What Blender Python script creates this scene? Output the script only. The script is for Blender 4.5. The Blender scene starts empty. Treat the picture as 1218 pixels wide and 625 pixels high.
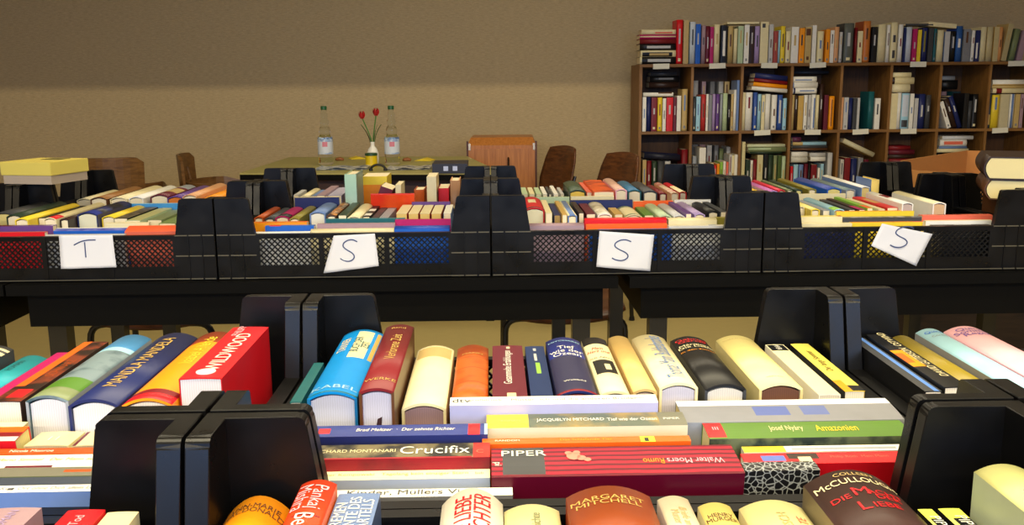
import bpy, bmesh, math, random
from mathutils import Vector, Matrix
random.seed(7)
C = bpy.context.scene.collection
scn = bpy.context.scene
PI = math.pi
W_, H_ = 1218, 625
# ------------------------------------------------------------------ camera
CAMZ = 1.15
F, YAW, PITCH, ROLL = 1106.4, 0.0216, 0.1859, -0.0085
fw = Vector((math.sin(YAW)*math.cos(PITCH), math.cos(YAW)*math.cos(PITCH), -math.sin(PITCH)))
rt0 = Vector((math.cos(YAW), -math.sin(YAW), 0)); up0 = rt0.cross(fw)
rt = rt0*math.cos(ROLL)+up0*math.sin(ROLL); up = -rt0*math.sin(ROLL)+up0*math.cos(ROLL)
CAM = Vector((0, 0, CAMZ))
cd = bpy.data.cameras.new('camera'); cam = bpy.data.objects.new('camera', cd); C.objects.link(cam)
cd.sensor_width = 36.0; cd.sensor_fit = 'HORIZONTAL'; cd.lens = F/W_*36.0; cd.clip_start = .02
cam.matrix_world = Matrix(((rt.x, up.x, -fw.x, 0), (rt.y, up.y, -fw.y, 0), (rt.z, up.z, -fw.z, CAMZ), (0, 0, 0, 1)))
scn.camera = cam

def ray(px, py):
    return fw + rt*((px-W_/2)/F) + up*((H_/2-py)/F)
def on_z(px, py, z):
    d = ray(px, py); return CAM + d*((z-CAMZ)/d.z)
def on_y(px, py, y):
    d = ray(px, py); return CAM + d*(y/d.y)
def on_x(px, py, x):
    d = ray(px, py); return CAM + d*(x/d.x)

# ------------------------------------------------------------------ colours and materials
PAL = {  # surface colours, sRGB 0-255
 'cream': (226, 214, 168), 'white': (232, 230, 220), 'pale grey': (190, 190, 188), 'grey': (128, 130, 134), 'dark grey': (62, 64, 68),
 'black': (22, 22, 24), 'tan': (190, 164, 106), 'yellow': (232, 204, 52), 'amber': (240, 150, 20), 'orange': (236, 98, 26), 'red': (206, 24, 34),
 'dark red': (120, 20, 30), 'maroon': (98, 24, 42), 'pink': (236, 178, 190), 'magenta': (176, 26, 96), 'purple': (96, 62, 130), 'lilac': (166, 144, 190),
 'mauve': (160, 132, 142), 'navy': (30, 40, 92), 'blue': (30, 92, 190), 'sky blue': (8, 134, 214), 'pale blue': (156, 202, 222), 'teal': (26, 92, 98), 'turquoise': (40, 160, 176),
 'green': (82, 128, 44), 'dark green': (40, 58, 42), 'olive': (132, 122, 44), 'lime': (140, 190, 70), 'pale green': (178, 198, 158), 'sage': (120, 132, 92),
 'brown': (92, 58, 34), 'dark brown': (52, 34, 28), 'rust': (172, 76, 26), 'peach': (216, 160, 112), 'salmon': (226, 110, 86), 'slate blue': (104, 130, 178),
 'steel': (150, 156, 164), 'gold': (196, 160, 84), 'cinnamon': (150, 60, 24), 'wine': (120, 30, 36),
}
def lin(c):
    return tuple(((v/255)/12.92 if v/255 <= .04045 else ((v/255+.055)/1.055)**2.4) for v in c)
def col(c):
    return lin(PAL[c]) if isinstance(c, str) else lin(c)
_m = {}
def nodes(name):
    m = bpy.data.materials.new(name); m.use_nodes = True
    return m, m.node_tree.nodes, m.node_tree.links, m.node_tree.nodes['Principled BSDF']
def cover_mat(c, rough=.38):
    """laminated or cloth cover with faint mottling"""
    k = ('cover', c, rough)
    if k in _m: return _m[k]
    m, n, l, b = nodes('cover_' + (c.replace(' ', '_') if isinstance(c, str) else 'mix'))
    rgb = col(c)
    tc = n.new('ShaderNodeTexCoord'); nz = n.new('ShaderNodeTexNoise'); nz.inputs['Scale'].default_value = 55; nz.inputs['Detail'].default_value = 3
    l.new(tc.outputs['Object'], nz.inputs['Vector'])
    mx = n.new('ShaderNodeMix'); mx.data_type = 'RGBA'
    mx.inputs[6].default_value = (*[v*.9 for v in rgb], 1); mx.inputs[7].default_value = (*[min(1, v*1.06) for v in rgb], 1)
    l.new(nz.outputs['Fac'], mx.inputs[0]); l.new(mx.outputs[2], b.inputs['Base Color'])
    b.inputs['Roughness'].default_value = rough; b.inputs['Specular IOR Level'].default_value = .3
    _m[k] = m; return m
def pat_mat(kind, a, c, scale=30.0, rough=.35):
    k = (kind, a, c, scale)
    if k in _m: return _m[k]
    m, n, l, b = nodes('pattern_' + kind)
    A, B = col(a), col(c)
    tc = n.new('ShaderNodeTexCoord')
    rp = n.new('ShaderNodeValToRGB'); e = rp.color_ramp.elements
    e[0].color = (*A, 1); e[1].color = (*B, 1)
    if kind == 'blotch':
        t = n.new('ShaderNodeTexNoise'); t.inputs['Scale'].default_value = scale; t.inputs['Detail'].default_value = 5
        e[0].position = .42; e[1].position = .58; l.new(t.outputs['Fac'], rp.inputs['Fac'])
    elif kind == 'net':
        t = n.new('ShaderNodeTexVoronoi'); t.feature = 'DISTANCE_TO_EDGE'; t.inputs['Scale'].default_value = scale
        e[0].position = .035; e[1].position = .09; l.new(t.outputs['Distance'], rp.inputs['Fac'])
    elif kind == 'stripes':
        t = n.new('ShaderNodeTexWave'); t.bands_direction = 'X'; t.inputs['Scale'].default_value = scale; t.inputs['Distortion'].default_value = 1.5
        t.inputs['Detail'].default_value = 2; t.inputs['Detail Scale'].default_value = .6
        e[0].position = .3; e[1].position = .75; l.new(t.outputs['Fac'], rp.inputs['Fac'])
    l.new(tc.outputs['Object'], t.inputs['Vector']); l.new(rp.outputs['Color'], b.inputs['Base Color'])
    b.inputs['Roughness'].default_value = rough; b.inputs['Specular IOR Level'].default_value = .3
    _m[k] = m; return m
def page_mat(c=(236, 222, 186)):
    k = ('page', c)
    if k in _m: return _m[k]
    m, n, l, b = nodes('page_edges'); rgb = lin(c)
    tc = n.new('ShaderNodeTexCoord'); w = n.new('ShaderNodeTexWave'); w.bands_direction = 'X'
    w.inputs['Scale'].default_value = 150; w.inputs['Distortion'].default_value = 2.5; w.inputs['Detail'].default_value = 2
    l.new(tc.outputs['Object'], w.inputs['Vector'])
    mx = n.new('ShaderNodeMix'); mx.data_type = 'RGBA'
    mx.inputs[6].default_value = (*[v*.86 for v in rgb], 1); mx.inputs[7].default_value = (*rgb, 1)
    l.new(w.outputs['Fac'], mx.inputs[0]); l.new(mx.outputs[2], b.inputs['Base Color'])
    b.inputs['Roughness'].default_value = .85
    _m[k] = m; return m
def flat(name, rgb, rough=.5, metal=0.0, spec=None, noise=None, bump=0, nscale=60):
    k = ('flat', name)
    if k in _m: return _m[k]
    m, n, l, b = nodes(name); rgb = lin(rgb)
    b.inputs['Base Color'].default_value = (*rgb, 1); b.inputs['Roughness'].default_value = rough; b.inputs['Metallic'].default_value = metal
    if spec is not None: b.inputs['Specular IOR Level'].default_value = spec
    if noise:
        tc = n.new('ShaderNodeTexCoord'); nz = n.new('ShaderNodeTexNoise'); nz.inputs['Scale'].default_value = nscale; nz.inputs['Detail'].default_value = 4
        l.new(tc.outputs['Object'], nz.inputs['Vector'])
        mx = n.new('ShaderNodeMix'); mx.data_type = 'RGBA'
        mx.inputs[6].default_value = (*[v*(1-noise) for v in rgb], 1); mx.inputs[7].default_value = (*[min(1, v*(1+noise)) for v in rgb], 1)
        l.new(nz.outputs['Fac'], mx.inputs[0]); l.new(mx.outputs[2], b.inputs['Base Color'])
        if bump:
            bp = n.new('ShaderNodeBump'); bp.inputs['Strength'].default_value = bump; bp.inputs['Distance'].default_value = .002
            l.new(nz.outputs['Fac'], bp.inputs['Height']); l.new(bp.outputs['Normal'], b.inputs['Normal'])
    _m[k] = m; return m
def wood(name, dark, light, vec=(1, 1, 14), rough=.45, spec=.4):
    k = ('wood', name)
    if k in _m: return _m[k]
    m, n, l, b = nodes(name)
    tc = n.new('ShaderNodeTexCoord'); mp = n.new('ShaderNodeMapping'); mp.inputs['Scale'].default_value = vec
    nz = n.new('ShaderNodeTexNoise'); nz.inputs['Scale'].default_value = 6; nz.inputs['Detail'].default_value = 6; nz.inputs['Distortion'].default_value = .6
    rp = n.new('ShaderNodeValToRGB'); rp.color_ramp.elements[0].color = (*lin(dark), 1); rp.color_ramp.elements[1].color = (*lin(light), 1)
    rp.color_ramp.elements[0].position = .3; rp.color_ramp.elements[1].position = .7
    l.new(tc.outputs['Object'], mp.inputs['Vector']); l.new(mp.outputs['Vector'], nz.inputs['Vector'])
    l.new(nz.outputs['Fac'], rp.inputs['Fac']); l.new(rp.outputs['Color'], b.inputs['Base Color'])
    b.inputs['Roughness'].default_value = rough; b.inputs['Specular IOR Level'].default_value = spec
    _m[k] = m; return m
def plastic_mat():
    """black crate plastic, glossy with dull scuffs"""
    m, n, l, b = nodes('black_crate_plastic')
    tc = n.new('ShaderNodeTexCoord'); nz = n.new('ShaderNodeTexNoise'); nz.inputs['Scale'].default_value = 22; nz.inputs['Detail'].default_value = 6
    l.new(tc.outputs['Object'], nz.inputs['Vector'])
    rp = n.new('ShaderNodeValToRGB'); rp.color_ramp.elements[0].color = (.002, .002, .0024, 1); rp.color_ramp.elements[1].color = (.005, .005, .0055, 1)
    mr = n.new('ShaderNodeMapRange'); mr.inputs['From Min'].default_value = .35; mr.inputs['From Max'].default_value = .7
    mr.inputs['To Min'].default_value = .27; mr.inputs['To Max'].default_value = .40
    l.new(nz.outputs['Fac'], rp.inputs['Fac']); l.new(rp.outputs['Color'], b.inputs['Base Color'])
    b.inputs['Specular IOR Level'].default_value = .2
    l.new(nz.outputs['Fac'], mr.inputs['Value']); l.new(mr.outputs['Result'], b.inputs['Roughness'])
    return m
PLASTIC = plastic_mat()

# ------------------------------------------------------------------ mesh helpers
def obj(name, bm, mat, parent=None, smooth=False, bevel=0, seg=2):
    if bevel:
        bmesh.ops.bevel(bm, geom=[e for e in bm.edges if len(e.link_faces) == 2 and e.calc_face_angle(0) > .5], offset=bevel, segments=seg, affect='EDGES', clamp_overlap=True)
    bmesh.ops.recalc_face_normals(bm, faces=bm.faces)
    me = bpy.data.meshes.new(name); bm.to_mesh(me); bm.free()
    for m in (mat if isinstance(mat, (list, tuple)) else [mat]): me.materials.append(m)
    if smooth:
        for p in me.polygons: p.use_smooth = True
    o = bpy.data.objects.new(name, me); C.objects.link(o)
    if parent is not None: o.parent = parent
    return o
def box(bm, x0, x1, y0, y1, z0, z1, M=None, mi=0):
    vs = [bm.verts.new((x, y, z)) for z in (z0, z1) for y in (y0, y1) for x in (x0, x1)]
    for f in ((0, 1, 3, 2), (4, 6, 7, 5), (0, 4, 5, 1), (2, 3, 7, 6), (0, 2, 6, 4), (1, 5, 7, 3)):
        fc = bm.faces.new([vs[i] for i in f]); fc.material_index = mi
    if M is not None: bmesh.ops.transform(bm, matrix=M, verts=vs)
    return vs
def prism(bm, pts, axis, a, b):
    """polygon extruded along an axis: 'x' -> pts are (y,z), 'y' -> (x,z), 'z' -> (x,y)"""
    def P(p, t): return (t, p[0], p[1]) if axis == 'x' else (p[0], t, p[1]) if axis == 'y' else (p[0], p[1], t)
    A = [bm.verts.new(P(p, a)) for p in pts]; B = [bm.verts.new(P(p, b)) for p in pts]
    bm.faces.new(A); bm.faces.new(B[::-1]); n = len(pts)
    for i in range(n): bm.faces.new((A[i], A[(i+1) % n], B[(i+1) % n], B[i]))
    return A+B
def tube(bm, path, r, n=8):
    path = [Vector(p) for p in path]; rings = []
    prev = None
    for i, p in enumerate(path):
        t = (path[min(i+1, len(path)-1)]-path[max(i-1, 0)]).normalized()
        u = prev if prev is not None else (Vector((0, 0, 1)) if abs(t.z) < .9 else Vector((1, 0, 0)))
        u = (u - t*u.dot(t)).normalized(); v = t.cross(u); prev = u
        rr = r[i] if isinstance(r, (list, tuple)) else r
        rings.append([bm.verts.new(p+u*math.cos(2*PI*k/n)*rr+v*math.sin(2*PI*k/n)*rr) for k in range(n)])
    for a, b in zip(rings, rings[1:]):
        for k in range(n): bm.faces.new((a[k], a[(k+1) % n], b[(k+1) % n], b[k]))
    bm.faces.new(rings[0][::-1]); bm.faces.new(rings[-1])
def lathe(bm, prof, n=20, M=None):
    rings = []; vs = []
    for r, z in prof:
        rg = [bm.verts.new((r*math.cos(2*PI*k/n), r*math.sin(2*PI*k/n), z)) for k in range(n)]
        rings.append(rg); vs += rg
    for a, b in zip(rings, rings[1:]):
        for k in range(n): bm.faces.new((a[k], a[(k+1) % n], b[(k+1) % n], b[k]))
    bm.faces.new(rings[0][::-1]); bm.faces.new(rings[-1])
    if M is not None: bmesh.ops.transform(bm, matrix=M, verts=vs)
def bend(pts, r=.04, n=5):
    """round the corners of a polyline"""
    pts = [Vector(p) for p in pts]; out = [pts[0]]
    for a, b, c in zip(pts, pts[1:], pts[2:]):
        u = (a-b).normalized()*min(r, (a-b).length*.45); v = (c-b).normalized()*min(r, (c-b).length*.45)
        for k in range(n+1):
            t = k/n; out.append((b+u)*(1-t)**2 + b*2*t*(1-t) + (b+v)*t*t)
    return out+[pts[-1]]
def thing(name, label, cat, loc=(0, 0, 0), rz=0, group=None):
    o = bpy.data.objects.new(name, None); C.objects.link(o); o.empty_display_size = .05
    o.location = loc; o.rotation_euler = (0, 0, rz); tag(o, label, cat, group); return o
def tag(o, label, cat, group=None):
    o['label'] = label; o['category'] = cat
    if group: o['group'] = group
    return o
def struct(name, bm, mat):
    o = obj(name, bm, mat); o['kind'] = 'structure'; return o
def dup(root, loc, label, rz=None):
    r = root.copy(); C.objects.link(r); r.location = loc; r['label'] = label
    if rz is not None: r.rotation_euler = (0, 0, rz)
    for ch in list(root.children):
        c = ch.copy(); C.objects.link(c); c.parent = r
        for g in list(ch.children):
            d = g.copy(); C.objects.link(d); d.parent = c
    return r
_tm = {}
def text_mesh(s, size, bold=0.0, shear=0.0, wide=1.0):
    """lettering as a centred mesh in the XY plane"""
    cu = bpy.data.curves.new('lettering', 'FONT'); cu.body = s; cu.size = size*.70; cu.align_x = 'CENTER'; cu.align_y = 'CENTER'
    cu.offset = 0; cu.shear = shear; cu.resolution_u = 3; cu.space_line = .78
    o = bpy.data.objects.new('lettering', cu); C.objects.link(o)
    bpy.context.view_layer.update()
    me = bpy.data.meshes.new_from_object(o.evaluated_get(bpy.context.evaluated_depsgraph_get()))
    bpy.data.objects.remove(o); bpy.data.curves.remove(cu)
    ys_ = [v.co.y for v in me.vertices]; xs_ = [v.co.x for v in me.vertices]; cx_, cy_ = (min(xs_)+max(xs_))/2, (min(ys_)+max(ys_))/2
    for v in me.vertices: v.co.x = (v.co.x-cx_)*wide; v.co.y -= cy_
    me.materials.clear(); return me

# ------------------------------------------------------------------ the room
def wall_mat():
    m, n, l, b = nodes('woven_wall_covering')
    tc = n.new('ShaderNodeTexCoord')
    mp = n.new('ShaderNodeMapping'); mp.inputs['Scale'].default_value = (1.5, 1, 9); l.new(tc.outputs['Object'], mp.inputs['Vector'])
    nz = n.new('ShaderNodeTexNoise'); nz.inputs['Scale'].default_value = 20; nz.inputs['Detail'].default_value = 7; nz.inputs['Roughness'].default_value = .75; l.new(mp.outputs['Vector'], nz.inputs['Vector'])
    rp = n.new('ShaderNodeValToRGB'); rp.color_ramp.elements[0].color = (*lin((168, 149, 112)), 1); rp.color_ramp.elements[1].color = (*lin((202, 181, 142)), 1)
    rp.color_ramp.elements[0].position = .3; rp.color_ramp.elements[1].position = .7
    l.new(nz.outputs['Fac'], rp.inputs['Fac']); l.new(rp.outputs['Color'], b.inputs['Base Color']); b.inputs['Roughness'].default_value = .9
    b.inputs['Specular IOR Level'].default_value = .15
    bp = n.new('ShaderNodeBump'); bp.inputs['Strength'].default_value = .35; bp.inputs['Distance'].default_value = .01
    l.new(nz.outputs['Fac'], bp.inputs['Height']); l.new(bp.outputs['Normal'], b.inputs['Normal']); return m
WALL = wall_mat()
WY = 6.45; X0, X1 = -4.6, 5.0; YB = -2.6; ZC = 2.9
bm = bmesh.new(); box(bm, X0-.1, X1+.1, WY, WY+.12, 0, ZC); struct('wall_back', bm, WALL)
bm = bmesh.new(); box(bm, X0-.12, X0, YB, WY, 0, ZC); struct('wall_left', bm, WALL)
bm = bmesh.new(); box(bm, X1, X1+.12, YB, WY, 0, ZC); struct('wall_right', bm, WALL)
bm = bmesh.new()
WX0, WX1, WZ0, WZ1 = -2.6, 2.8, .95, 2.25
box(bm, X0-.1, WX0, YB-.12, YB, 0, ZC); box(bm, WX1, X1+.1, YB-.12, YB, 0, ZC); box(bm, WX0, WX1, YB-.12, YB, 0, WZ0); box(bm, WX0, WX1, YB-.12, YB, WZ1, ZC)
struct('wall_front', bm, WALL)
bm = bmesh.new(); box(bm, X0-.1, X1+.1, YB-.1, WY+.1, ZC, ZC+.1); struct('ceiling', bm, flat('ceiling_plaster', (205, 196, 170), .9, noise=.04))
bm = bmesh.new(); box(bm, X0-.1, X1+.1, YB-.1, WY+.1, -.1, 0); struct('floor', bm, flat('linoleum_floor', (196, 178, 116), .5, noise=.06, nscale=25))
bm = bmesh.new(); box(bm, X0, X1, WY-.015, WY, 0, .08); struct('baseboard_back', bm, wood('skirting_oak', (90, 60, 34), (120, 82, 48)))
bm = bmesh.new()
for k in range(5):
    x = WX0+(WX1-WX0)*k/4; box(bm, x-.035, x+.035, YB-.09, YB-.03, WZ0, WZ1)
box(bm, WX0, WX1, YB-.09, YB-.03, WZ0, WZ0+.06); box(bm, WX0, WX1, YB-.09, YB-.03, WZ1-.06, WZ1)
struct('window_1', bm, flat('white_window_paint', (220, 220, 215), .4))
# added beam-shaped blocker, out of view: keeps the strip lamp off the upper wall
bm = bmesh.new(); box(bm, X0, X1, 1.15, 1.35, 1.991, ZC); struct('added_lamp_blocker', bm, flat('blocker_paint', (150, 135, 105), .8))

# ------------------------------------------------------------------ lights
def area(name, loc, rot, sx, sy, power, color):
    d = bpy.data.lights.new(name, 'AREA'); d.shape = 'RECTANGLE'; d.size = sx; d.size_y = sy; d.energy = power; d.color = color
    o = bpy.data.objects.new(name, d); o.location = loc; o.rotation_euler = rot; C.objects.link(o); return o
area('window_daylight', (.1, YB-.02, 1.6), (math.radians(90), 0, 0), 5.2, 1.25, 115, (.34, .54, 1.0))
area('strip_lamp', (0, -1.8, 2.45), (math.radians(78), 0, 0), 6.5, .03, 150, (1.0, .84, .54))
area('ceiling_lamp', (.1, .45, 2.8), (0, 0, 0), 2.4, .3, 74, (1.0, .88, .60))
area('ceiling_lamp', (.1, 3.0, 2.8), (0, 0, 0), 3.2, .3, 44, (1.0, .87, .62))
area('ceiling_lamp', (.6, 4.6, 2.8), (0, 0, 0), 3.2, .3, 15, (1.0, .89, .68))
w = bpy.data.worlds.new('world'); scn.world = w; w.use_nodes = True
w.node_tree.nodes['Background'].inputs[0].default_value = (.55, .7, 1, 1); w.node_tree.nodes['Background'].inputs[1].default_value = .6

# ------------------------------------------------------------------ books
BASEZ = .747   # inside floor of the crates
NBOOK = [0]
def make_book(M, T, L, Wd, color, kind='h', bulge=None, bands=(), base=(0, 0, 0), pages=None, label='', group=None, n=None, bar=None, side=None, spine=None, pagemark=None):
    """Book with local X = thickness, Y = along the spine, Z = towards the spine; its spine ridge lies on the origin.
    bands: (f0, f1, colour, x0, x1) patches printed on the spine."""
    NBOOK[0] += 1
    hard = kind == 'h'
    name = 'hardcover_book' if hard else 'paperback_book'
    th = min(.0026 if hard else .0009, T*.16)
    b = bulge if bulge is not None else (min(.007, T*.15) if hard else T*.02)
    n = n or (12 if hard else 6)
    zf = lambda x: -b*(2*x/T)**2
    xs = [-T/2+T*i/n for i in range(n+1)]
    bx = [xx for bd in bands for xx in bd[3:5]]
    for f in bx:
        xs.append(-T/2+T*f)
    xs = sorted(set(round(x, 6) for x in xs))
    ti = T-2*th
    zi = lambda x: -b*(2*x/T)**2-th
    outer = [(-T/2, -Wd)]+[(x, zf(x)) for x in xs]+[(T/2, -Wd)]
    xin = [max(-ti/2, min(ti/2, x)) for x in xs]
    inner = [(-ti/2, -Wd)]+[(x, zi(x)) for x in xin]+[(ti/2, -Wd)]
    ys = sorted(set([0.0, 1.0]+[round(f, 5) for bd in bands for f in bd[:2]]))
    ys = [f for f in ys if 0 <= f <= 1]
    mats = [cover_mat(color) if not isinstance(color, bpy.types.Material) else color]
    def mi_of(c):
        m = c if isinstance(c, bpy.types.Material) else cover_mat(c)
        if m not in mats: mats.append(m)
        return mats.index(m)
    smi = mi_of(side) if side is not None else 0
    spi = mi_of(spine) if spine is not None else 0
    bmi = [mi_of(bd[2]) for bd in bands]
    off = Vector(base)
    bm = bmesh.new(); rings = []
    for f in ys:
        y = -L/2+L*f
        rings.append(([bm.verts.new(Vector((x, y, z))-off) for x, z in outer], [bm.verts.new(Vector((x, y, z))-off) for x, z in inner]))
    for k in range(len(ys)-1):
        (o1, i1), (o2, i2) = rings[k], rings[k+1]; fm = (ys[k]+ys[k+1])/2
        for j in range(len(outer)-1):
            f = bm.faces.new((o1[j], o1[j+1], o2[j+1], o2[j]))
            if j in (0, len(outer)-2): f.material_index = smi
            else:
                f.material_index = spi; f.smooth = hard
                xm = ((outer[j][0]+outer[j+1][0])/2+T/2)/T
                for bi, bd in enumerate(bands):
                    x0, x1 = (bd[3], bd[4]) if len(bd) > 3 else (0, 1)
                    if bd[0] <= fm <= bd[1] and x0 <= xm <= x1: f.material_index = bmi[bi]
            bm.faces.new((i1[j+1], i1[j], i2[j], i2[j+1]))
        for a in (0, -1): bm.faces.new((o1[a], o2[a], i2[a], i1[a]))
    for (o1, i1) in (rings[0], rings[-1]):
        for j in range(len(outer)-1):
            f = bm.faces.new((o1[j], o1[j+1], i1[j+1], i1[j])); f.material_index = smi if j in (0, len(outer)-2) else 0
    root = bpy.data.objects.new(name, None); C.objects.link(root); root.empty_display_size = .03
    root.matrix_world = M @ Matrix.Translation(off)
    tag(root, label, 'book', group)
    me = bpy.data.meshes.new('cover'); bmesh.ops.recalc_face_normals(bm, faces=bm.faces); bm.to_mesh(me); bm.free()
    for m in mats: me.materials.append(m)
    co = bpy.data.objects.new('cover', me); C.objects.link(co); co.parent = root
    # page block
    ins = .003 if hard else .0006; fe = .004 if hard else .0008; gap = .0022 if hard else .0003
    bm = bmesh.new(); sec = [(-ti/2+.0002, -Wd+fe)]+[(x*.985, zi(x)-gap) for x in xin]+[(ti/2-.0002, -Wd+fe)]
    A = [bm.verts.new(Vector((x, -L/2+ins, z))-off) for x, z in sec]; B = [bm.verts.new(Vector((x, L/2-ins, z))-off) for x, z in sec]
    q = len(sec); bm.faces.new(A); bm.faces.new(B[::-1])
    for i in range(q): bm.faces.new((A[i], A[(i+1) % q], B[(i+1) % q], B[i]))
    obj('page_block', bm, page_mat(pages or (236, 222, 186)), root)
    root['_w'] = 0; del root['_w']
    return root, dict(T=T, L=L, b=b, off=off)
def title(bk, s, size, u=0.0, v=.5, color='white', how='along', bold=0.0, shear=0.0, wide=1.0, name='spine_title', ml=None):
    """lettering lying on the spine; u: place across (-.5...5), v: place along (0...1)"""
    root, d = bk
    me = text_mesh(s, size, bold, shear, wide)
    R = {'along': Matrix.Rotation(PI/2, 3, 'Z'), 'down': Matrix.Rotation(-PI/2, 3, 'Z'), 'across': Matrix.Identity(3), 'flip': Matrix.Rotation(PI, 3, 'Z')}[how]
    w_ = max((R @ p.co).x for p in me.vertices)-min((R @ p.co).x for p in me.vertices); l_ = max((R @ p.co).y for p in me.vertices)-min((R @ p.co).y for p in me.vertices)
    kx = min(1.0, d['T']*(1-2*abs(u))*.93/w_) if how in ('across', 'flip') else min(1.0, d['T']*max(.3, .92-2*abs(u))/w_)
    ky = min(1.0, ml*d['L']/l_) if ml else 1.0
    for p in me.vertices:
        q = R @ p.co; q.x *= kx; q.y *= ky; x = q.x+u*d['T']; y = q.y+(v-.5)*d['L']
        x = max(-d['T']*.5, min(d['T']*.5, x))
        p.co = Vector((x, y, -d['b']*(2*x/d['T'])**2+.0005))-d['off']
    if d['b'] > .0006:
        bm = bmesh.new(); bm.from_mesh(me)
        for k in range(1, 16):
            x = (k/16-.5)*d['T']; bmesh.ops.bisect_plane(bm, geom=bm.verts[:]+bm.edges[:]+bm.faces[:], dist=1e-6, plane_co=(x-d['off'].x, 0, 0), plane_no=(1, 0, 0))
        for v in bm.verts:
            x = v.co.x+d['off'].x; v.co.z = -d['b']*(2*x/d['T'])**2+.0005-d['off'].z
        bm.to_mesh(me); bm.free()
    me.materials.append(cover_mat(color, .45))
    o = bpy.data.objects.new(name, me); C.objects.link(o); o.parent = root; return o
def frame(X, Y, Z, o):
    return Matrix(((X.x, Y.x, Z.x, o.x), (X.y, Y.y, Z.y, o.y), (X.z, Y.z, Z.z, o.z), (0, 0, 0, 1)))
def deep_book(color, kind, far, nl, nr, yfar, label='', base_z=BASEZ, lean=0.0, **kw):
    """stands on its fore edge, spine up, spine running away from the viewer"""
    f = on_y(far[0], far[1], yfar); z = f.z
    a, b = on_z(nl[0], nl[1], z), on_z(nr[0], nr[1], z); nm = (a+b)/2
    Yd = (f-nm); Yd.z = 0; L = Yd.length; Yd = Vector((Yd.x*.12, abs(Yd.y), 0)).normalized(); X = Vector((Yd.y, -Yd.x, 0)); T = abs((b-a).dot(X))*.97
    Z = Vector((0, 0, 1)); mid = nm+Yd*(L/2)
    Wd = z-base_z
    if lean:
        R = Matrix.Rotation(lean, 3, Yd); X = R @ X; Z = R @ Z; Wd = (z-base_z-abs(math.sin(lean))*T/2)/math.cos(lean)
    return make_book(frame(X, Yd, Z, mid), T, L, Wd, color, kind, base=(0, 0, -Wd), label=label, **kw)
def wide_book(color, kind, x0, x1, y0, y1, Y, label='', base_z=BASEZ, tilt=0.0, rz=0.0, T=None, **kw):
    """stands on its fore edge, spine up, spine running across; y0/y1: far and near edge of the spine in the photo"""
    c = on_y((x0+x1)/2, (y0+y1)/2, Y); z = c.z
    a, b = on_y(x0, (y0+y1)/2, Y), on_y(x1, (y0+y1)/2, Y); L = (b-a).length
    if T is None:
        p, q = on_z((x0+x1)/2, y0, z), on_z((x0+x1)/2, y1, z); T = (p-q).length*.94
        if tilt: T /= math.cos(tilt)+math.sin(tilt)*Y/(CAMZ-z)
    Z = Vector((0, 0, 1)); Yd = Vector((math.cos(rz), math.sin(rz), 0)); X = Yd.cross(Z)
    Wd = z-base_z
    if tilt:
        R = Matrix.Rotation(tilt, 3, Yd); X = R @ X; Z = R @ Z; Wd = (z-base_z-abs(math.sin(tilt))*T/2)/math.cos(tilt)
    return make_book(frame(X, Yd, Z, c), T, L, Wd, color, kind, base=(0, 0, -Wd), label=label, **kw)
def upright_book(color, kind, x0, x1, ytop, zb, Y, label='', lean=0.0, depth=.15, **kw):
    """stands upright, spine towards the viewer"""
    pt = on_y((x0+x1)/2, ytop, Y); a, b = on_y(x0, ytop, Y), on_y(x1, ytop, Y)
    T = (b-a).length*.94; L = max(.04, pt.z-zb-.0005)
    X, Yd, Z = Vector((1, 0, 0)), Vector((0, 0, 1)), Vector((0, -1, 0))
    o = Vector((pt.x, Y, zb+.0005+L/2))
    if lean:
        R = Matrix.Rotation(lean, 3, 'Y'); X = R @ X; Yd = R @ Yd; L -= abs(math.sin(lean))*T/2; o = Vector((pt.x-math.sin(lean)*L/2, Y, zb+.0005+math.cos(lean)*L/2+abs(math.sin(lean))*T/2))
    return make_book(frame(X, Yd, Z, o), T, L, depth, color, kind, base=(0, -L/2, -depth/2), label=label, **kw)
def lying_book(color, kind, x0, x1, y0, y1, Y, label='', spine_to='viewer', zb=None, depth=.14, tilt=0.0, rz=0.0, **kw):
    """lies flat; spine (or page edges) towards the viewer"""
    a, b = on_y(x0, y1, Y), on_y(x1, y1, Y); top = on_y((x0+x1)/2, y0, Y); L = (b-a).length
    z0 = zb if zb is not None else a.z
    T = max(.006, (top.z-z0) if zb is None else top.z-on_y((x0+x1)/2, y1, Y).z)
    T *= .96
    cx = (a.x+b.x)/2
    Z = Vector((0, -1, 0)) if spine_to == 'viewer' else Vector((0, 1, 0))
    Yd = Vector((1, 0, 0)); X = Yd.cross(Z)
    o = Vector((cx, Y if spine_to == 'viewer' else Y+depth, z0+T/2))
    if rz:
        R = Matrix.Rotation(rz, 3, 'Z'); X, Yd, Z = R @ X, R @ Yd, R @ Z
    if tilt:
        R = Matrix.Rotation(tilt, 3, 'Y'); X, Yd, Z = R @ X, R @ Yd, R @ Z
    return make_book(frame(X, Yd, Z, o), T, L, depth, color, kind, base=((T/2 if X.z < 0 else -T/2), 0, -depth/2), label=label, **kw), o.z+T/2
def names_fill(books, place, mid='spine up', group=None):
    """books: list of (root, colour word); writes a label from the look and the two neighbours"""
    seen = {}
    for i, (root, c) in enumerate(books):
        p = books[i-1][1] if i else None; q = books[i+1][1] if i+1 < len(books) else None
        k = 'hardcover' if root.name.startswith('hard') else 'paperback'
        if p and q: nb = f'between {p} and {q} ones' if p != q else f'between two {p} ones'
        elif q: nb = f'first of row beside {q} one'
        elif p: nb = f'last of row beside {p} one'
        else: nb = 'alone'
        s = f'{c} {k} {mid} {nb}, {place}'
        seen[s] = seen.get(s, 0)+1
        if seen[s] > 1: s = ('second', 'third', 'fourth', 'fifth')[seen[s]-2]+' '+s
        root['label'] = s
        if group: root['group'] = group
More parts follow.
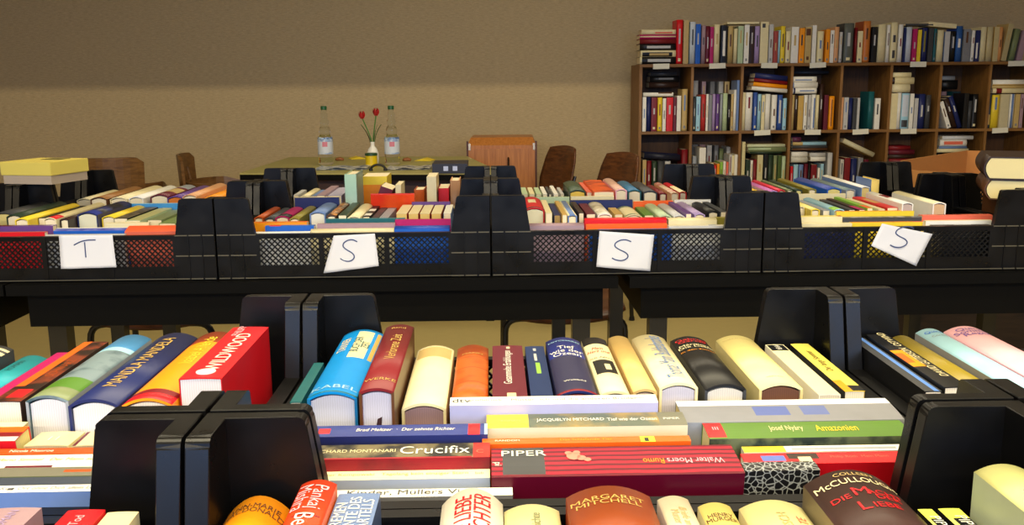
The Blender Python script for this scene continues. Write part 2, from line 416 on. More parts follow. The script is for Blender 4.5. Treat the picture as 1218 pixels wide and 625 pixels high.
# ------------------------------------------------------------------ crates
LEDGE_GLINT = flat('ledge_glint_plastic', (74, 70, 56), .5)  # lighter grey paints the overhead light's glint onto the black crate ledges
HX, HY, RIM, TOP = .2985, .1972, .099, .179
def rounded(pts, r=.008, n=3, which=None):
    out = []
    for i, p in enumerate(pts):
        if which is not None and i not in which: out.append(p); continue
        a, b, c = Vector(pts[i-1]), Vector(p), Vector(pts[(i+1) % len(pts)])
        u = (a-b).normalized()*r; v = (c-b).normalized()*r
        for k in range(n+1):
            t = k/n; q = (b+u)*(1-t)**2+b*2*t*(1-t)+(b+v)*t*t; out.append((q.x, q.y))
    return out
def corner_bm(sx, sy):
    bm = bmesh.new()
    # leg along the long side
    pl = rounded([(0, 0), (0, TOP), (.073, TOP), (.085, RIM), (.085, 0)], .007, 3, (2,))
    prism(bm, [(sx*(HX-a), z) for a, z in pl], 'y', sy*HY, sy*(HY-.012))
    # leg along the short side, a thicker hollow wall
    pl = rounded([(0, 0), (0, TOP), (.05, TOP), (.070, RIM), (.070, 0)], .007, 3, (2,))
    prism(bm, [(sy*(HY-.0005-a), z) for a, z in pl], 'x', sx*HX, sx*(HX-.0165))
    bmesh.ops.bevel(bm, geom=[e for e in bm.edges if e.calc_length() > .01], offset=.0016, segments=1, affect='EDGES', clamp_overlap=True)
    # thin ledges round the outside
    for z in (.003, .054, RIM):
        for a, b in ((.002, .026), (.030, .056), (.059, .086)):
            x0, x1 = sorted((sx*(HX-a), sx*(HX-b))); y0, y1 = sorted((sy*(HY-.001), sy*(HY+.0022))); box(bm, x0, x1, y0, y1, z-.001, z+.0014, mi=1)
    for a in (.028, .0575):   # upright ribs
        x0, x1 = sorted((sx*(HX-a+.001), sx*(HX-a-.001))); y0, y1 = sorted((sy*(HY-.001), sy*(HY+.0015))); box(bm, x0, x1, y0, y1, .004, RIM-.002)
    return bm
def lattice_bm(x0, x1, z0, z1, y):
    bm = bmesh.new(); p = .0125; t = .0021
    c = z0-x1
    def bar(a, b):
        d = Vector((b[0]-a[0], b[1]-a[1])).normalized(); nrm = Vector((-d.y, d.x))*t/1.6
        prism(bm, [(a[0]+nrm.x, a[1]+nrm.y), (b[0]+nrm.x, b[1]+nrm.y), (b[0]-nrm.x, b[1]-nrm.y), (a[0]-nrm.x, a[1]-nrm.y)], 'y', y-.0018, y+.0018)
    k = 0
    while c+k*p < z1-x0:     # z = x + q and its mirror
        q = c+k*p; a = max(x0, z0-q); b = min(x1, z1-q)
        if b-a > .002:
            bar((a, a+q), (b, b+q)); bar((x0+x1-a, a+q), (x0+x1-b, b+q))
        k += 1
    return bm
def make_crate(label):
    t = thing('plastic_crate', label, 'crate', group='black stacking crates')
    bm = bmesh.new(); box(bm, -HX+.004, HX-.004, -HY+.004, HY-.004, .0005, .0055); obj('base', bm, PLASTIC, t)
    for sy in (-1, 1):
        bm = bmesh.new(); y0, y1 = sorted((sy*HY, sy*(HY-.006)))
        xa = HX-.084
        box(bm, -xa, xa, y0, y1, .001, .030); box(bm, -xa, xa, y0, y1, RIM-.009, RIM-.001)
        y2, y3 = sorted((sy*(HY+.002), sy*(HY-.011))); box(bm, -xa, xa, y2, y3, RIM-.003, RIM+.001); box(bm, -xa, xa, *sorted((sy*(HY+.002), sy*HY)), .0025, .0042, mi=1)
        box(bm, -xa, xa, *sorted((sy*(HY+.0012), sy*HY)), .029, .031)
        for x in (-xa/3, xa/3): box(bm, x-.005, x+.005, *sorted((sy*(HY+.0015), sy*(HY-.006))), .0012, RIM-.001)
        for x in (-xa+.004, xa-.004): box(bm, x-.004, x+.004, y0, y1, .03, RIM-.009)
        w = obj('front_wall' if sy < 0 else 'rear_wall', bm, [PLASTIC, LEDGE_GLINT], t)
        for k in range(3):
            x0 = -xa+.008 if k == 0 else -xa+2*xa*k/3+.005; x1 = xa-.008 if k == 2 else -xa+2*xa*(k+1)/3-.005
            obj('lattice_panel', lattice_bm(x0, x1, .030, RIM-.009, sy*(HY-.003)), PLASTIC, w)
    for sx in (-1, 1):
        bm = bmesh.new(); ya = HY-.069
        xo, xi = sx*HX, sx*(HX-.008)
        x0, x1 = sorted((xo, xi))
        box(bm, x0, x1, -ya, ya, .001, .058); box(bm, x0, x1, -ya, ya, .086, RIM-.002)
        box(bm, x0, x1, -ya, -.055, .058, .086); box(bm, x0, x1, .055, ya, .058, .086)
        box(bm, *sorted((xo, sx*(HX-.0165))), -ya, ya, RIM-.003, RIM+.001)
        obj('side_wall', bm, PLASTIC, t)
        for sy in (-1, 1): obj('corner_post', corner_bm(sx, sy), [PLASTIC, LEDGE_GLINT], t)
    return t
TABZ = .7405
NX, NY = -.21, 1.052      # near table: crate boundary and far edge
MX, MY = -.002, 2.012     # second table: crate boundary and front edge
spots = []
near_lab = {(0, 1): 'black crate with the crimson striped paperback and the bright blue hardcover', (0, 0): 'black crate with the rust leather book and the dark brown novel with red title',
            (-1, 1): 'black crate with the red Wildwood book and the navy gold-lettered hardcover', (-1, 0): 'black crate at the picture corner with a small red book and purple-grey book',
            (1, 1): 'black crate with the pink and pale blue hardcovers', (1, 0): 'black crate with one tall pale green hardcover at the picture edge'}
for (i, j), s in near_lab.items(): spots.append((NX+.3+.6*i, NY-.2-.4*(1-j), s))
cn = {-2: 'T', -1: 'first S', 0: 'second S', 1: 'tilted S'}
for i in range(-3, 3):
    for j in (0, 1):
        if i in cn: s = f'black lattice crate with the {cn[i]} sheet on its front' if j == 0 else f'black crate of books standing behind the crate with the {cn[i]} sheet'
        elif i == 2: s = 'black crate under the two thick stacked books' if j == 0 else 'black crate in front of the open cardboard box'
        else: s = 'black crate beyond the T crate at the table end' if j == 0 else 'black crate behind the yellow shoebox'
        spots.append((MX+.3+.6*i, MY+.2+.4*j, s))
crate0 = None
for x, y, s in spots:
    if crate0 is None:
        crate0 = make_crate(s); crate0.location = (x, y, TABZ)
    else: dup(crate0, (x, y, TABZ), s)

# ------------------------------------------------------------------ tables
DARK = flat('dark_table_laminate', (6, 6, 6), .5, spec=.08, noise=.15)
STEEL_BLACK = flat('black_steel_tube', (16, 16, 18), .3)
def dark_table(x0, x1, y0, y1, label, apron=(None, None), legs=True):
    cx, cy = (x0+x1)/2, (y0+y1)/2
    t = thing('dark_table', label, 'table', (cx, cy, 0), group='dark tables under the crates')
    hx, hy = (x1-x0)/2, (y1-y0)/2
    bm = bmesh.new(); box(bm, -hx, hx, -hy, hy, .716, .74); obj('table_top', bm, DARK, t, bevel=.003)
    bm = bmesh.new()
    ax = hx-.03
    box(bm, -ax, ax, -hy+.03, -hy+.05, .640, .716); box(bm, -ax, ax, hy-.05, hy-.03, .640, .716)
    box(bm, -ax, -ax+.02, -hy+.05, hy-.05, .640, .716); box(bm, ax-.02, ax, -hy+.05, hy-.05, .640, .716); obj('apron', bm, DARK, t)
    for sx in (-1, 1):
        for sy in (-1, 1):
            bm = bmesh.new(); lx, ly = sx*(hx-.075), sy*(hy-.075); box(bm, lx-.02, lx+.02, ly-.02, ly+.02, .012, .7155)
            l = obj('leg', bm, STEEL_BLACK, t)
            bm = bmesh.new(); lathe(bm, [(.018, 0), (.02, .004), (.018, .012)], 12, Matrix.Translation((lx, ly, 0))); obj('foot_cap', bm, flat('black_rubber', (20, 20, 20), .8), l)
    return t
dark_table(-1.30, .02, .20, 1.075, 'dark table under the crates with the red Wildwood book')
dark_table(.025, 1.345, .20, 1.075, 'dark table under the crates with the pink hardcover')
dark_table(-2.36, -1.055, 1.985, 2.835, 'dark table under the crate with the T sheet')
dark_table(-1.05, .275, 1.985, 2.835, 'dark table under the crate with the first S sheet')
dark_table(.30, 1.60, 1.985, 2.835, 'dark table under the crate with the tilted S sheet')

# tube chairs tucked in behind the second table
PLY = wood('brown_plywood', (62, 34, 18), (104, 62, 32), (3, 3, 14), .35)
def plywood_chair(loc, rz, label):
    t = thing('plywood_chair', label, 'chair', loc, rz, 'brown plywood chairs')
    ms = STEEL_BLACK
    for y, zt in ((-.19, .432), (.17, .425)):
        bm = bmesh.new(); tube(bm, bend([(-.2, y*1.15, .012), (-.195, y, zt), (.195, y, zt), (.2, y*1.15, .012)], .05), .011, 10); obj('leg_frame', bm, ms, t)
    for sx in (-1, 1):
        bm = bmesh.new(); tube(bm, [(sx*.15, -.185, .436), (sx*.15, .165, .430)], .008, 8); obj('side_rail', bm, ms, t)
        for y in (-.19, .17):
            bm = bmesh.new(); lathe(bm, [(.013, 0), (.015, .003), (.0125, .02)], 10, Matrix.Translation((sx*.2, y*1.15, 0))); obj('foot_cap', bm, flat('black_rubber', (20, 20, 20), .8), t)
    bm = bmesh.new(); tube(bm, [(-.16, -.10, .432), (.16, -.10, .432)], .007, 8); tube(bm, [(-.16, .10, .43), (.16, .10, .43)], .009, 8); obj('crossbar', bm, ms, t)
    for sx in (-1, 1):
        bm = bmesh.new(); tube(bm, bend([(sx*.13, .10, .432), (sx*.13, .20, .45), (sx*.13, .265, .66)], .06), .009, 8); obj('back_support', bm, ms, t)
    # curved seat shell
    def shell(fn, nu, nv, th):
        bm = bmesh.new(); g = [[bm.verts.new(fn(i/nu, j/nv)) for j in range(nv+1)] for i in range(nu+1)]
        for i in range(nu):
            for j in range(nv): bm.faces.new((g[i][j], g[i+1][j], g[i+1][j+1], g[i][j+1]))
        bmesh.ops.recalc_face_normals(bm, faces=bm.faces)
        bmesh.ops.solidify(bm, geom=bm.faces[:], thickness=th); return bm
    def seat(u, v):
        x = (u-.5)*2; y = v*.42-.22; wd = .205*(1-.10*abs(v-.4)); e = min(1, (1-abs(2*v-1))*4+.75)
        return (x*wd*e, y, .455+.018*x*x-.012*math.sin(PI*v)-(.03*(1-v*6)**2 if v < .16 else 0)+(.03*((v-.85)*6)**2 if v > .85 else 0))
    def back(u, v):
        x = (u-.5)*2; w = .19*(1-.16*v-.22*max(0, .35-v)/.35); wd = w*(1-.12*max(0, v-.8)/.2)
        return (x*wd, .225+.075*v-.035*x*x, .53+v*.28+.012*(1-x*x))
    obj('seat', shell(seat, 10, 10, .011), PLY, t, smooth=True); obj('backrest', shell(back, 10, 8, .011), PLY, t, smooth=True)
    return t
def at_y(px, Y, z=0): p = on_y(px, 200, Y); return (p.x, Y, z)
_c = plywood_chair(at_y(667, 3.13), 0, 'brown plywood chair tucked behind the second S crates, black tube legs showing below')
_c.scale.z = .95; _c = plywood_chair(at_y(190, 3.13), 0, 'brown plywood chair tucked behind the T crate, black tube legs showing below')
_c.scale.z = .95
_b = at_y(671, 5.3); plywood_chair((_b[0]+.27*math.sin(-1.12), 5.3-.27*math.cos(-1.12), 0), -1.12, 'brown plywood chair turned sideways between the wooden cabinet and the other chair')
_b = at_y(742, 4.72); plywood_chair((_b[0]+.27*math.sin(-1.12), 4.72-.27*math.cos(-1.12), 0), -1.12, 'brown plywood chair standing beside the end of the bookshelf')

def arm_chair():
    """low-backed chair whose lower shell wraps round as armrests"""
    t = thing('wooden_armchair', 'light brown wooden armchair with wide curved back behind the yellow shoebox', 'chair', (0, 0, 0), 0, 'wooden armchairs with wrapped shells')
    W2 = wood('mid_brown_plywood', (88, 58, 30), (122, 86, 46), (3, 3, 14), .35)
    def strip(pts, z0f, z1f, th, out):
        bm = bmesh.new(); n = len(pts); g = []
        for i, (x, y) in enumerate(pts):
            g.append([bm.verts.new((x+out*x*.0, y, z0f(i/(n-1)))), bm.verts.new((x*1.03, y*1.03, z1f(i/(n-1))))])
        for q, r in zip(g, g[1:]): bm.faces.new((q[0], r[0], r[1], q[1]))
        bmesh.ops.recalc_face_normals(bm, faces=bm.faces); bmesh.ops.solidify(bm, geom=bm.faces[:], thickness=th); return bm
    U = [(-.23, -.16)]+[(-.23, -.05)]+[(.23*math.cos(a), .02+.20*math.sin(a)) for a in [PI-PI*k/14 for k in range(15)]]+[(.23, -.05), (.23, -.16)]
    ed = lambda u: min(1, min(u, 1-u)*7)
    obj('arm_shell', strip(U, lambda u: .575+.03*(1-ed(u)), lambda u: .625+.05*ed(u), .014, 0), W2, t)
    Bk_ = [(-.155+.31*k/10, .255-.045*abs(k/5-1)**2) for k in range(11)]
    obj('backrest', strip(Bk_, lambda u: .655, lambda u: .79+.028*min(1, min(u, 1-u)*9), .014, 0), W2, t)
    bm = bmesh.new(); box(bm, -.205, .205, -.22, .17, .43, .447); obj('seat', bm, W2, t, bevel=.005)
    for sx in (-1, 1):
        for y in (-.17, .14):
            bm = bmesh.new(); tube(bm, [(sx*.195, y*1.15, 0), (sx*.205, y, .43), (sx*.217, y*.9, .585)], [.012, .016, .012], 10); obj('leg', bm, W2, t)
        bm = bmesh.new(); tube(bm, [(sx*.09, .205, .585), (sx*.09, .232, .74)], .009, 8); obj('back_post', bm, W2, t)
    bm = bmesh.new(); lathe(bm, [(.001, 0), (.014, .001), (.014, .003), (.008, .005)], 14, Matrix.Translation((-.165, .166, .635)) @ Matrix.Rotation(.75, 4, 'Z') @ Matrix.Rotation(-PI/2, 4, 'X')); obj('metal_stud', bm, flat('dull_chrome', (170, 170, 170), .3, 1.0), t)
    return t
ac = arm_chair(); q = at_y(139, 5.0); ac.location = q; ac.rotation_euler.z = PI+.25
q = at_y(272, 5.05); dup(ac, q, 'dark brown wooden armchair seen from the side beside the green table', PI/2+.12)

# wooden cabinet with metal-capped corners
def cabinet():
    p0, p1 = on_y(556, 200, 5.65), on_y(638, 200, 5.65); top = on_y(600, 164, 5.65).z
    w = (p1.x-p0.x)/2; t = thing('wooden_cabinet', 'orange-brown wooden cabinet with metal top corners behind the green table', 'cabinet', ((p0.x+p1.x)/2, 5.65, 0), -.03)
    WD = wood('honey_veneer', (164, 100, 42), (192, 124, 58), (14, 14, 1.2), .35)
    d = .42; sl = .05
    bm = bmesh.new(); box(bm, -w, w, 0, d, .03, top-.045); vs = box(bm, -w, w, 0, d, top-.045, top)
    for v in vs:
        if v.co.z > top-.01: v.co.x *= .90; v.co.y = .05 if v.co.y < .1 else d-.05
    bmesh.ops.remove_doubles(bm, verts=bm.verts, dist=1e-4); obj('body', bm, WD, t)
    bm = bmesh.new(); box(bm, -w+.05, w-.05, -.012, -.0005, .08, top-.065); dr = obj('door', bm, WD, t, bevel=.003)
    bm = bmesh.new(); tube(bm, [(.04, -.012, top-.20), (.04, -.03, top-.19), (.04, -.03, top-.13), (.04, -.012, top-.12)], .006, 8); obj('handle', bm, flat('dark_bronze', (60, 40, 24), .4, .6), dr)
    MT = flat('corner_metal', (190, 170, 140), .3, 1.0)
    for sx in (-1, 1):
        bm = bmesh.new(); vs = box(bm, -.011, .011, -.006, .03, -.03, .012); bmesh.ops.transform(bm, matrix=Matrix.Translation((sx*(w-.011), .004, top-.045)), verts=vs); obj('corner_cap', bm, MT, t, bevel=.002)
        bm = bmesh.new(); box(bm, *sorted((sx*(w+.004), sx*(w-.008))), -.004, .01, .0, top-.02); obj('edge_strip', bm, wood('dark_edge', (74, 38, 20), (98, 52, 28), (14, 14, 1.2)), t)
    bm = bmesh.new(); box(bm, -w+.02, w-.02, .03, d-.02, 0, .03); obj('plinth', bm, DARK, t)
cabinet()

# ------------------------------------------------------------------ the green table and what stands on it
def green_table():
    z = .75; pts = [on_z(*p, z) for p in ((285, 206), (598, 206), (556, 186), (344, 187))]
    cx = sum(p.x for p in pts)/4; cy = sum(p.y for p in pts)/4
    t = thing('green_table', 'table with pale green top and dark front panel by the rear wall', 'table', (cx, cy, 0))
    lp = [(p.x-cx, p.y-cy) for p in pts]
    bm = bmesh.new(); prism(bm, lp, 'z', z-.008, z); obj('table_top', bm, flat('green_laminate', (160, 152, 88), .45, noise=.05), t)
    bm = bmesh.new(); prism(bm, lp, 'z', z-.035, z-.0082); obj('top_edge', bm, DARK, t)
    s = .9; bm = bmesh.new(); (a, b, c, d) = [(x*s, y*s) for x, y in lp]
    box(bm, a[0], b[0], a[1], a[1]+.02, .22, z-.0355); obj('front_panel', bm, wood('dark_red_veneer', (44, 20, 14), (66, 30, 20), (2, 2, 12)), t)
    for x, y in (a, b, c, d):
        bm = bmesh.new(); y2 = y+.05 if y < 0 else y-.02; box(bm, x-.02, x+.02, y2-.02, y2+.02, 0, z-.0355); obj('leg', bm, STEEL_BLACK, t)
green_table()
GT = .7503
def pos(px, py): return on_z(px, py, GT)
CLEAR = None
def clear_mat():
    m, n, l, b = nodes('clear_bottle_plastic'); b.inputs['Base Color'].default_value = (.90, .96, .97, 1); b.inputs['Roughness'].default_value = .04
    b.inputs['Transmission Weight'].default_value = 1.0; b.inputs['IOR'].default_value = 1.18; return m
CLEAR = clear_mat()
def bottle(px, py, label):
    p = pos(px, py); t = thing('water_bottle', label, 'bottle', p, group='clear water bottles')
    h = .312; r = .041
    prof = [(.030, 0), (.038, .004), (r, .012), (r*.96, .022), (r, .031), (r*.96, .041), (r, .050), (r*.985, .056), (r*.985, .138), (r*.97, .144), (.034, .151), (.026, .159), (.0285, .172), (.0295, .184), (.025, .198), (.0185, .208), (.0225, .221), (.0225, .234), (.0165, .247), (.019, .258), (.0175, .270), (.0135, .283), (.0135, .297)]
    bm = bmesh.new(); lathe(bm, prof, 24); obj('bottle_body', bm, CLEAR, t, smooth=True)
    bm = bmesh.new(); lathe(bm, [(.0137, .292), (.0165, .293), (.0165, .309), (.014, h)], 20); obj('cap', bm, flat('green_cap', (30, 84, 44), .4), t)
    bm = bmesh.new(); n = 28
    for z0, z1, mi in ((.058, .068, 1), (.068, .098, 0), (.098, .124, 2), (.124, .137, 1)):
        rg = [[bm.verts.new((r*1.002*math.cos(2*PI*k/n), r*1.002*math.sin(2*PI*k/n), z)) for k in range(n)] for z in (z0, z1)]
        for k in range(n):
            f = bm.faces.new((rg[0][k], rg[0][(k+1) % n], rg[1][(k+1) % n], rg[1][k])); f.material_index = mi; f.smooth = True
            if mi == 2 and k not in (20, 21, 22): f.material_index = 0
    obj('paper_label', bm, [flat('label_white', (205, 212, 222), .5), pat_mat('blotch', (140, 162, 200), (200, 210, 220), 60), flat('label_red', (206, 120, 136), .5)], t)
bottle(388, 196, 'clear plastic water bottle beside the vase, standing nearer the bookless table end')
bottle(467, 196, 'clear plastic water bottle between the tulip vase and the wooden cabinet')
def tulips():
    p = pos(444, 196.5); t = thing('flower_vase', 'slim white bottle vase on the green table behind the yellow tin', 'vase', p)
    bm = bmesh.new(); lathe(bm, [(.024, 0), (.031, .004), (.033, .03), (.032, .06), (.024, .085), (.012, .1), (.0105, .112), (.0125, .122), (.0105, .1235), (.009, .1215), (.0085, .112), (.009, .100), (.012, .08)], 22); obj('vase_body', bm, flat('white_porcelain', (225, 222, 210), .25), t, smooth=True)
    G = flat('tulip_green', (70, 120, 44), .5)
    for sx, h, lean, lab in ((-1, .235, .050, 'red tulip leaning towards the nearer bottle in the white vase'), (1, .25, .024, 'red tulip standing straighter in the white vase')):
        f = thing('tulip', lab, 'flower', (p.x, p.y+(.002*sx), p.z+.02), group='tulips in the vase')
        tip = Vector((sx*lean, 0, h))
        path = [(sx*.0040, 0, .075), (sx*.0044, 0, .112), (sx*lean*.35, 0, .15), tuple(tip*.96)]
        bm = bmesh.new(); tube(bm, bend(path, .05, 5), .0032, 8); obj('stem', bm, G, f)
        for k in range(2):
            bm = bmesh.new(); s2 = sx*(1 if k else .45); n = 8; L = []
            for i in range(n+1):
                v = i/n; w = .011*math.sin(PI*min(1, v*.9+.1))+.0005; c = Vector((sx*.006+s2*(.004+.030*v*v)+sx*lean*.3*v, (.004*sx if k else -.005*sx), .10+.095*v)); L.append([bm.verts.new(c+Vector((0, -w, 0))), bm.verts.new(c+Vector((s2*.003, 0, -.001))), bm.verts.new(c+Vector((0, w, 0)))])
            for a, b in zip(L, L[1:]):
                for q in range(2): bm.faces.new((a[q], a[q+1], b[q+1], b[q]))
            bmesh.ops.solidify(bm, geom=bm.faces[:], thickness=.001); obj('leaf', bm, G, f, smooth=True)
        for k in range(6):
            bm = bmesh.new(); a0 = k*PI/3+.3; n = 6; L = []; r0 = .0185 if k % 2 else .0165
            for i in range(n+1):
                v = i/n; rr = r0*(math.sin(PI*(.12+.68*v))); w = .62*math.sin(PI*min(.97, .15+.82*v)); row = []
                for q in (-1, 0, 1): an = a0+q*w*.75; row.append(bm.verts.new(tip+Vector((rr*math.cos(an), rr*math.sin(an), -.012+.042*v+(.002 if q == 0 else 0)))))
                L.append(row)
            for a, b in zip(L, L[1:]):
                for q in range(2): bm.faces.new((a[q], a[q+1], b[q+1], b[q]))
            bmesh.ops.solidify(bm, geom=bm.faces[:], thickness=.0012); obj('petal', bm, flat('tulip_red', (206, 40, 40), .45), f, smooth=True)
tulips()
p = pos(442, 198.5); t = thing('yellow_tin', 'yellow round tin with dark green rim in front of the vase', 'tin', p)
bm = bmesh.new(); lathe(bm, [(.029, 0), (.0305, .002), (.0305, .058)], 26); obj('tin_body', bm, flat('yellow_tin_paint', (222, 190, 20), .35), t, smooth=False)
bm = bmesh.new(); lathe(bm, [(.031, .0582), (.0325, .059), (.0325, .070), (.030, .0715)], 26); obj('lid', bm, flat('green_lid', (34, 72, 40), .4), t)
def sheet(px0, px1, py0, py1, name, label, cat, mat, nth=3, wob=.006, h=.008):
    a = pos((px0+px1)/2, py1-.5); b0, b1 = pos(px0, py1), pos(px1, py1); w = (b1-b0).length; d = .17
    o = None; bm = bmesh.new()
    n = 14
    for k in range(nth):
        z0 = .0005+h*k/nth; g = []
        for i in range(n+1):
            x = (i/n-.5)*w; zz = z0+wob*(.5+.5*math.sin(i*.9+k*1.3))*(k+1)/nth
            g.append([bm.verts.new((x, y, zz)) for y in (0, d)])
        fs = [bm.faces.new((p_[0], q_[0], q_[1], p_[1])) for p_, q_ in zip(g, g[1:])]
        bmesh.ops.recalc_face_normals(bm, faces=fs); bmesh.ops.solidify(bm, geom=fs, thickness=.0012)
    o = obj(name, bm, mat); o.location = (a.x, a.y, GT); tag(o, label, cat); return o
sheet(376, 436, 196, 203, 'open_magazine', 'open picture magazine with curled pages at the bottle beside the tin', 'magazine', pat_mat('blotch', (70, 92, 120), (206, 206, 196), 28))
sheet(460, 512, 196, 203, 'open_magazine', 'open magazine with wavy pages between the tin and the black folder', 'magazine', pat_mat('blotch', (80, 86, 100), (210, 206, 190), 34))
for px, py, lab in ((404, 194, 'brown pastry lying on the magazine by the bottle next to the tin'), (484, 194.5, 'brown pastry lying behind the magazine next to the black folder')):
    bm = bmesh.new(); bmesh.ops.create_icosphere(bm, subdivisions=2, radius=1)
    for v in bm.verts: v.co = Vector((v.co.x*.026, v.co.y*.018, max(-.4, v.co.z)*.014+.0056+.002*math.sin(v.co.x*7)))
    o = obj('pastry', bm, flat('pastry_crust', (150, 92, 50), .7, noise=.2), smooth=True); q = pos(px, py-3); o.location = (q.x, q.y, GT); tag(o, lab, 'pastry')
for px, py, rz, lab in ((425, 189, .3, 'folded yellow paper lying behind the yellow tin'), (505, 191, -.2, 'folded yellow paper lying beside the wooden cabinet end of the table')):
    bm = bmesh.new(); prism(bm, [(-.045, .0005), (0, .0006), (.05, .0005), (.05, .0015), (.002, .014), (-.045, .0015)], 'y', -.05, .05)
    o = obj('yellow_paper', bm, flat('yellow_card', (224, 196, 40), .7)); q = pos(px, py); o.location = (q.x, q.y, GT); o.rotation_euler.z = rz; tag(o, lab, 'paper')
q = pos(449, 204); t = thing('black_headset', 'small black curved handle lying at the table edge below the tin', 'handle', (q.x, q.y+.03, GT))
bm = bmesh.new(); tube(bm, [(math.cos(a)*.036, 0, .006+math.sin(a)*.024) for a in [PI*k/12 for k in range(13)]], .006, 8); obj('band', bm, flat('matt_black', (18, 18, 18), .5), t)
for sx in (-1, 1):
    bm = bmesh.new(); lathe(bm, [(.008, 0), (.010, .002), (.009, .012)], 12, Matrix.Translation((sx*.036, 0, 0))); obj('pad', bm, flat('matt_black', (18, 18, 18), .5), t)
a, b = on_y(514, 200, 4.45), on_y(556, 200, 4.45)
t = thing('black_folder', 'black file box with metal clip on the green table near the cabinet', 'file box', ((a.x+b.x)/2, 4.45, GT)); w2 = (b.x-a.x)/2
bm = bmesh.new(); box(bm, -w2, w2, 0, .24, 0, .045); obj('case', bm, flat('folder_black', (24, 28, 48), .4), t, bevel=.003)
for x in (-.018, .026):
    bm = bmesh.new(); box(bm, x-.012, x+.010, -.004, 0, .012, .034); obj('clip', bm, flat('clip_metal', (200, 200, 205), .3, 1.0), t, bevel=.001)

# ------------------------------------------------------------------ shoebox, cardboard box, stacked books, floor crate
def shoebox():
    z = TABZ+TOP+.001; c = on_z(62, 220, z); l = on_z(2, 219, z); r = on_z(90, 213, z)
    t = thing('shoebox', 'pale yellow shoebox with lid lying on the crate corners', 'box', c)
    ux = Vector((l.x-c.x, l.y-c.y, 0)); ux.normalize(); uy = Vector((-ux.y, ux.x, 0))
    if uy.y < 0: uy = -uy
    lx = (l-c).length; ly = .145
    M = Matrix(((ux.x, uy.x, 0, 0), (ux.y, uy.y, 0, 0), (0, 0, 1, 0), (0, 0, 0, 1)))
    bm = bmesh.new(); box(bm, .004, lx-.004, .004, ly-.004, 0, .05, M); obj('box_body', bm, flat('box_card_mauve', (176, 160, 140), .8), t)
    bm = bmesh.new(); box(bm, 0, lx, 0, ly, .022, .056, M); lid = obj('lid', bm, flat('box_card_yellow', (222, 204, 96), .7), t, bevel=.0015)
    bm = bmesh.new(); box(bm, lx*.25, lx*.62, ly*.55, ly*.86, .0562, .0568, M); obj('sticker', bm, flat('sticker_dark', (92, 86, 40), .6), lid)
shoebox()
dark_table(1.32, 2.36, 2.90, 3.98, 'dark table behind the crates, under the open cardboard box')
def carton():
    zt = .90; Fc, Lc = on_z(1150, 179, zt), on_z(1071, 191, zt)
    u = (Lc-Fc); u.z = 0; ln = u.length; u.normalize(); v = Vector((-u.y, u.x, 0))
    if v.y > 0: v = -v
    wd_ = .31; h = zt-.7405; t = thing('cardboard_box', 'open brown cardboard box behind the two stacked books, seen into its far corner', 'box', (Fc.x, Fc.y, .7405))
    M = Matrix(((u.x, v.x, 0, 0), (u.y, v.y, 0, 0), (0, 0, 1, 0), (0, 0, 0, 1)))
    CB = flat('corrugated_cardboard', (178, 122, 62), .85, noise=.07); th = .004
    bm = bmesh.new()
    box(bm, 0, ln, 0, th, 0, h, M); box(bm, 0, ln, wd_-th, wd_, 0, h-.06, M); box(bm, 0, th, th, wd_-th, 0, h, M); box(bm, ln-th, ln, th, wd_-th, 0, h-.03, M); box(bm, 0, ln, 0, wd_, 0, th, M)
    obj('box_body', bm, CB, t)
    def flap(pts):
        bm = bmesh.new(); bm.faces.new([bm.verts.new(M @ Vector(p)) for p in pts]); bmesh.ops.recalc_face_normals(bm, faces=bm.faces); bmesh.ops.solidify(bm, geom=bm.faces[:], thickness=th*.8); obj('flap', bm, CB, t)
    flap([(0, wd_, h-.062), (ln, wd_, h-.062), (ln-.02, wd_+.10, h-.11), (.02, wd_+.10, h-.11)])
    flap([(-.001, .004, h), (-.001, wd_-.004, h), (-.07, wd_-.03, h-.04), (-.07, .03, h-.04)])
carton()
for px, cc, lab in ((1236, 'brown', 'brown hardcover spine up under the two thick stacked books'), (1262, 'cream', 'cream hardcover spine up under the two thick stacked books')):
    a = on_y(px, 240, 2.06); make_book(frame(Vector((1, 0, 0)), Vector((0, 1, 0)), Vector((0, 0, 1)), Vector((a.x+.035, 2.21, .884))), .04, .24, .884-BASEZ, cc, 'h', base=(0, 0, -(.884-BASEZ)), label=lab)
z = .8852
for k, (px0, dy, T, cc, lab) in enumerate(((1172, 0, .047, 'brown', 'thick brown hardcover lying under another on a crate, pale page edges outward'), (1169, -.006, .052, 'dark brown', 'thick dark brown hardcover lying on top of another thick book, page edges outward'))):
    a = on_y(px0, 215, 2.13+dy); R = Matrix.Rotation(-.40, 3, 'Z'); X, Yd, Z = R @ Vector((0, 0, 1)), R @ Vector((0, 1, 0)), R @ Vector((-1, 0, 0))
    make_book(frame(X, Yd, Z, Vector((a.x, a.y, z+T/2))+Yd*.115), T, .23, .155, cc, 'h', bulge=.012, base=(-T/2, 0, -.078), label=lab, pages=(232, 218, 160)); z += T+.0005
t = thing('storage_chest', 'dark brown chest on the floor under the table with the cardboard box', 'chest', (1.80, 3.44, 0))
bm = bmesh.new(); box(bm, -.35, .5, -.2, .2, .0, .50); obj('chest_body', bm, wood('dark_chest_wood', (38, 26, 18), (58, 40, 26), (2, 2, 10)), t, bevel=.004)
bm = bmesh.new(); box(bm, -.36, .51, -.21, .21, .501, .53); obj('lid', bm, wood('dark_chest_wood', (38, 26, 18), (58, 40, 26), (2, 2, 10)), t, bevel=.004)

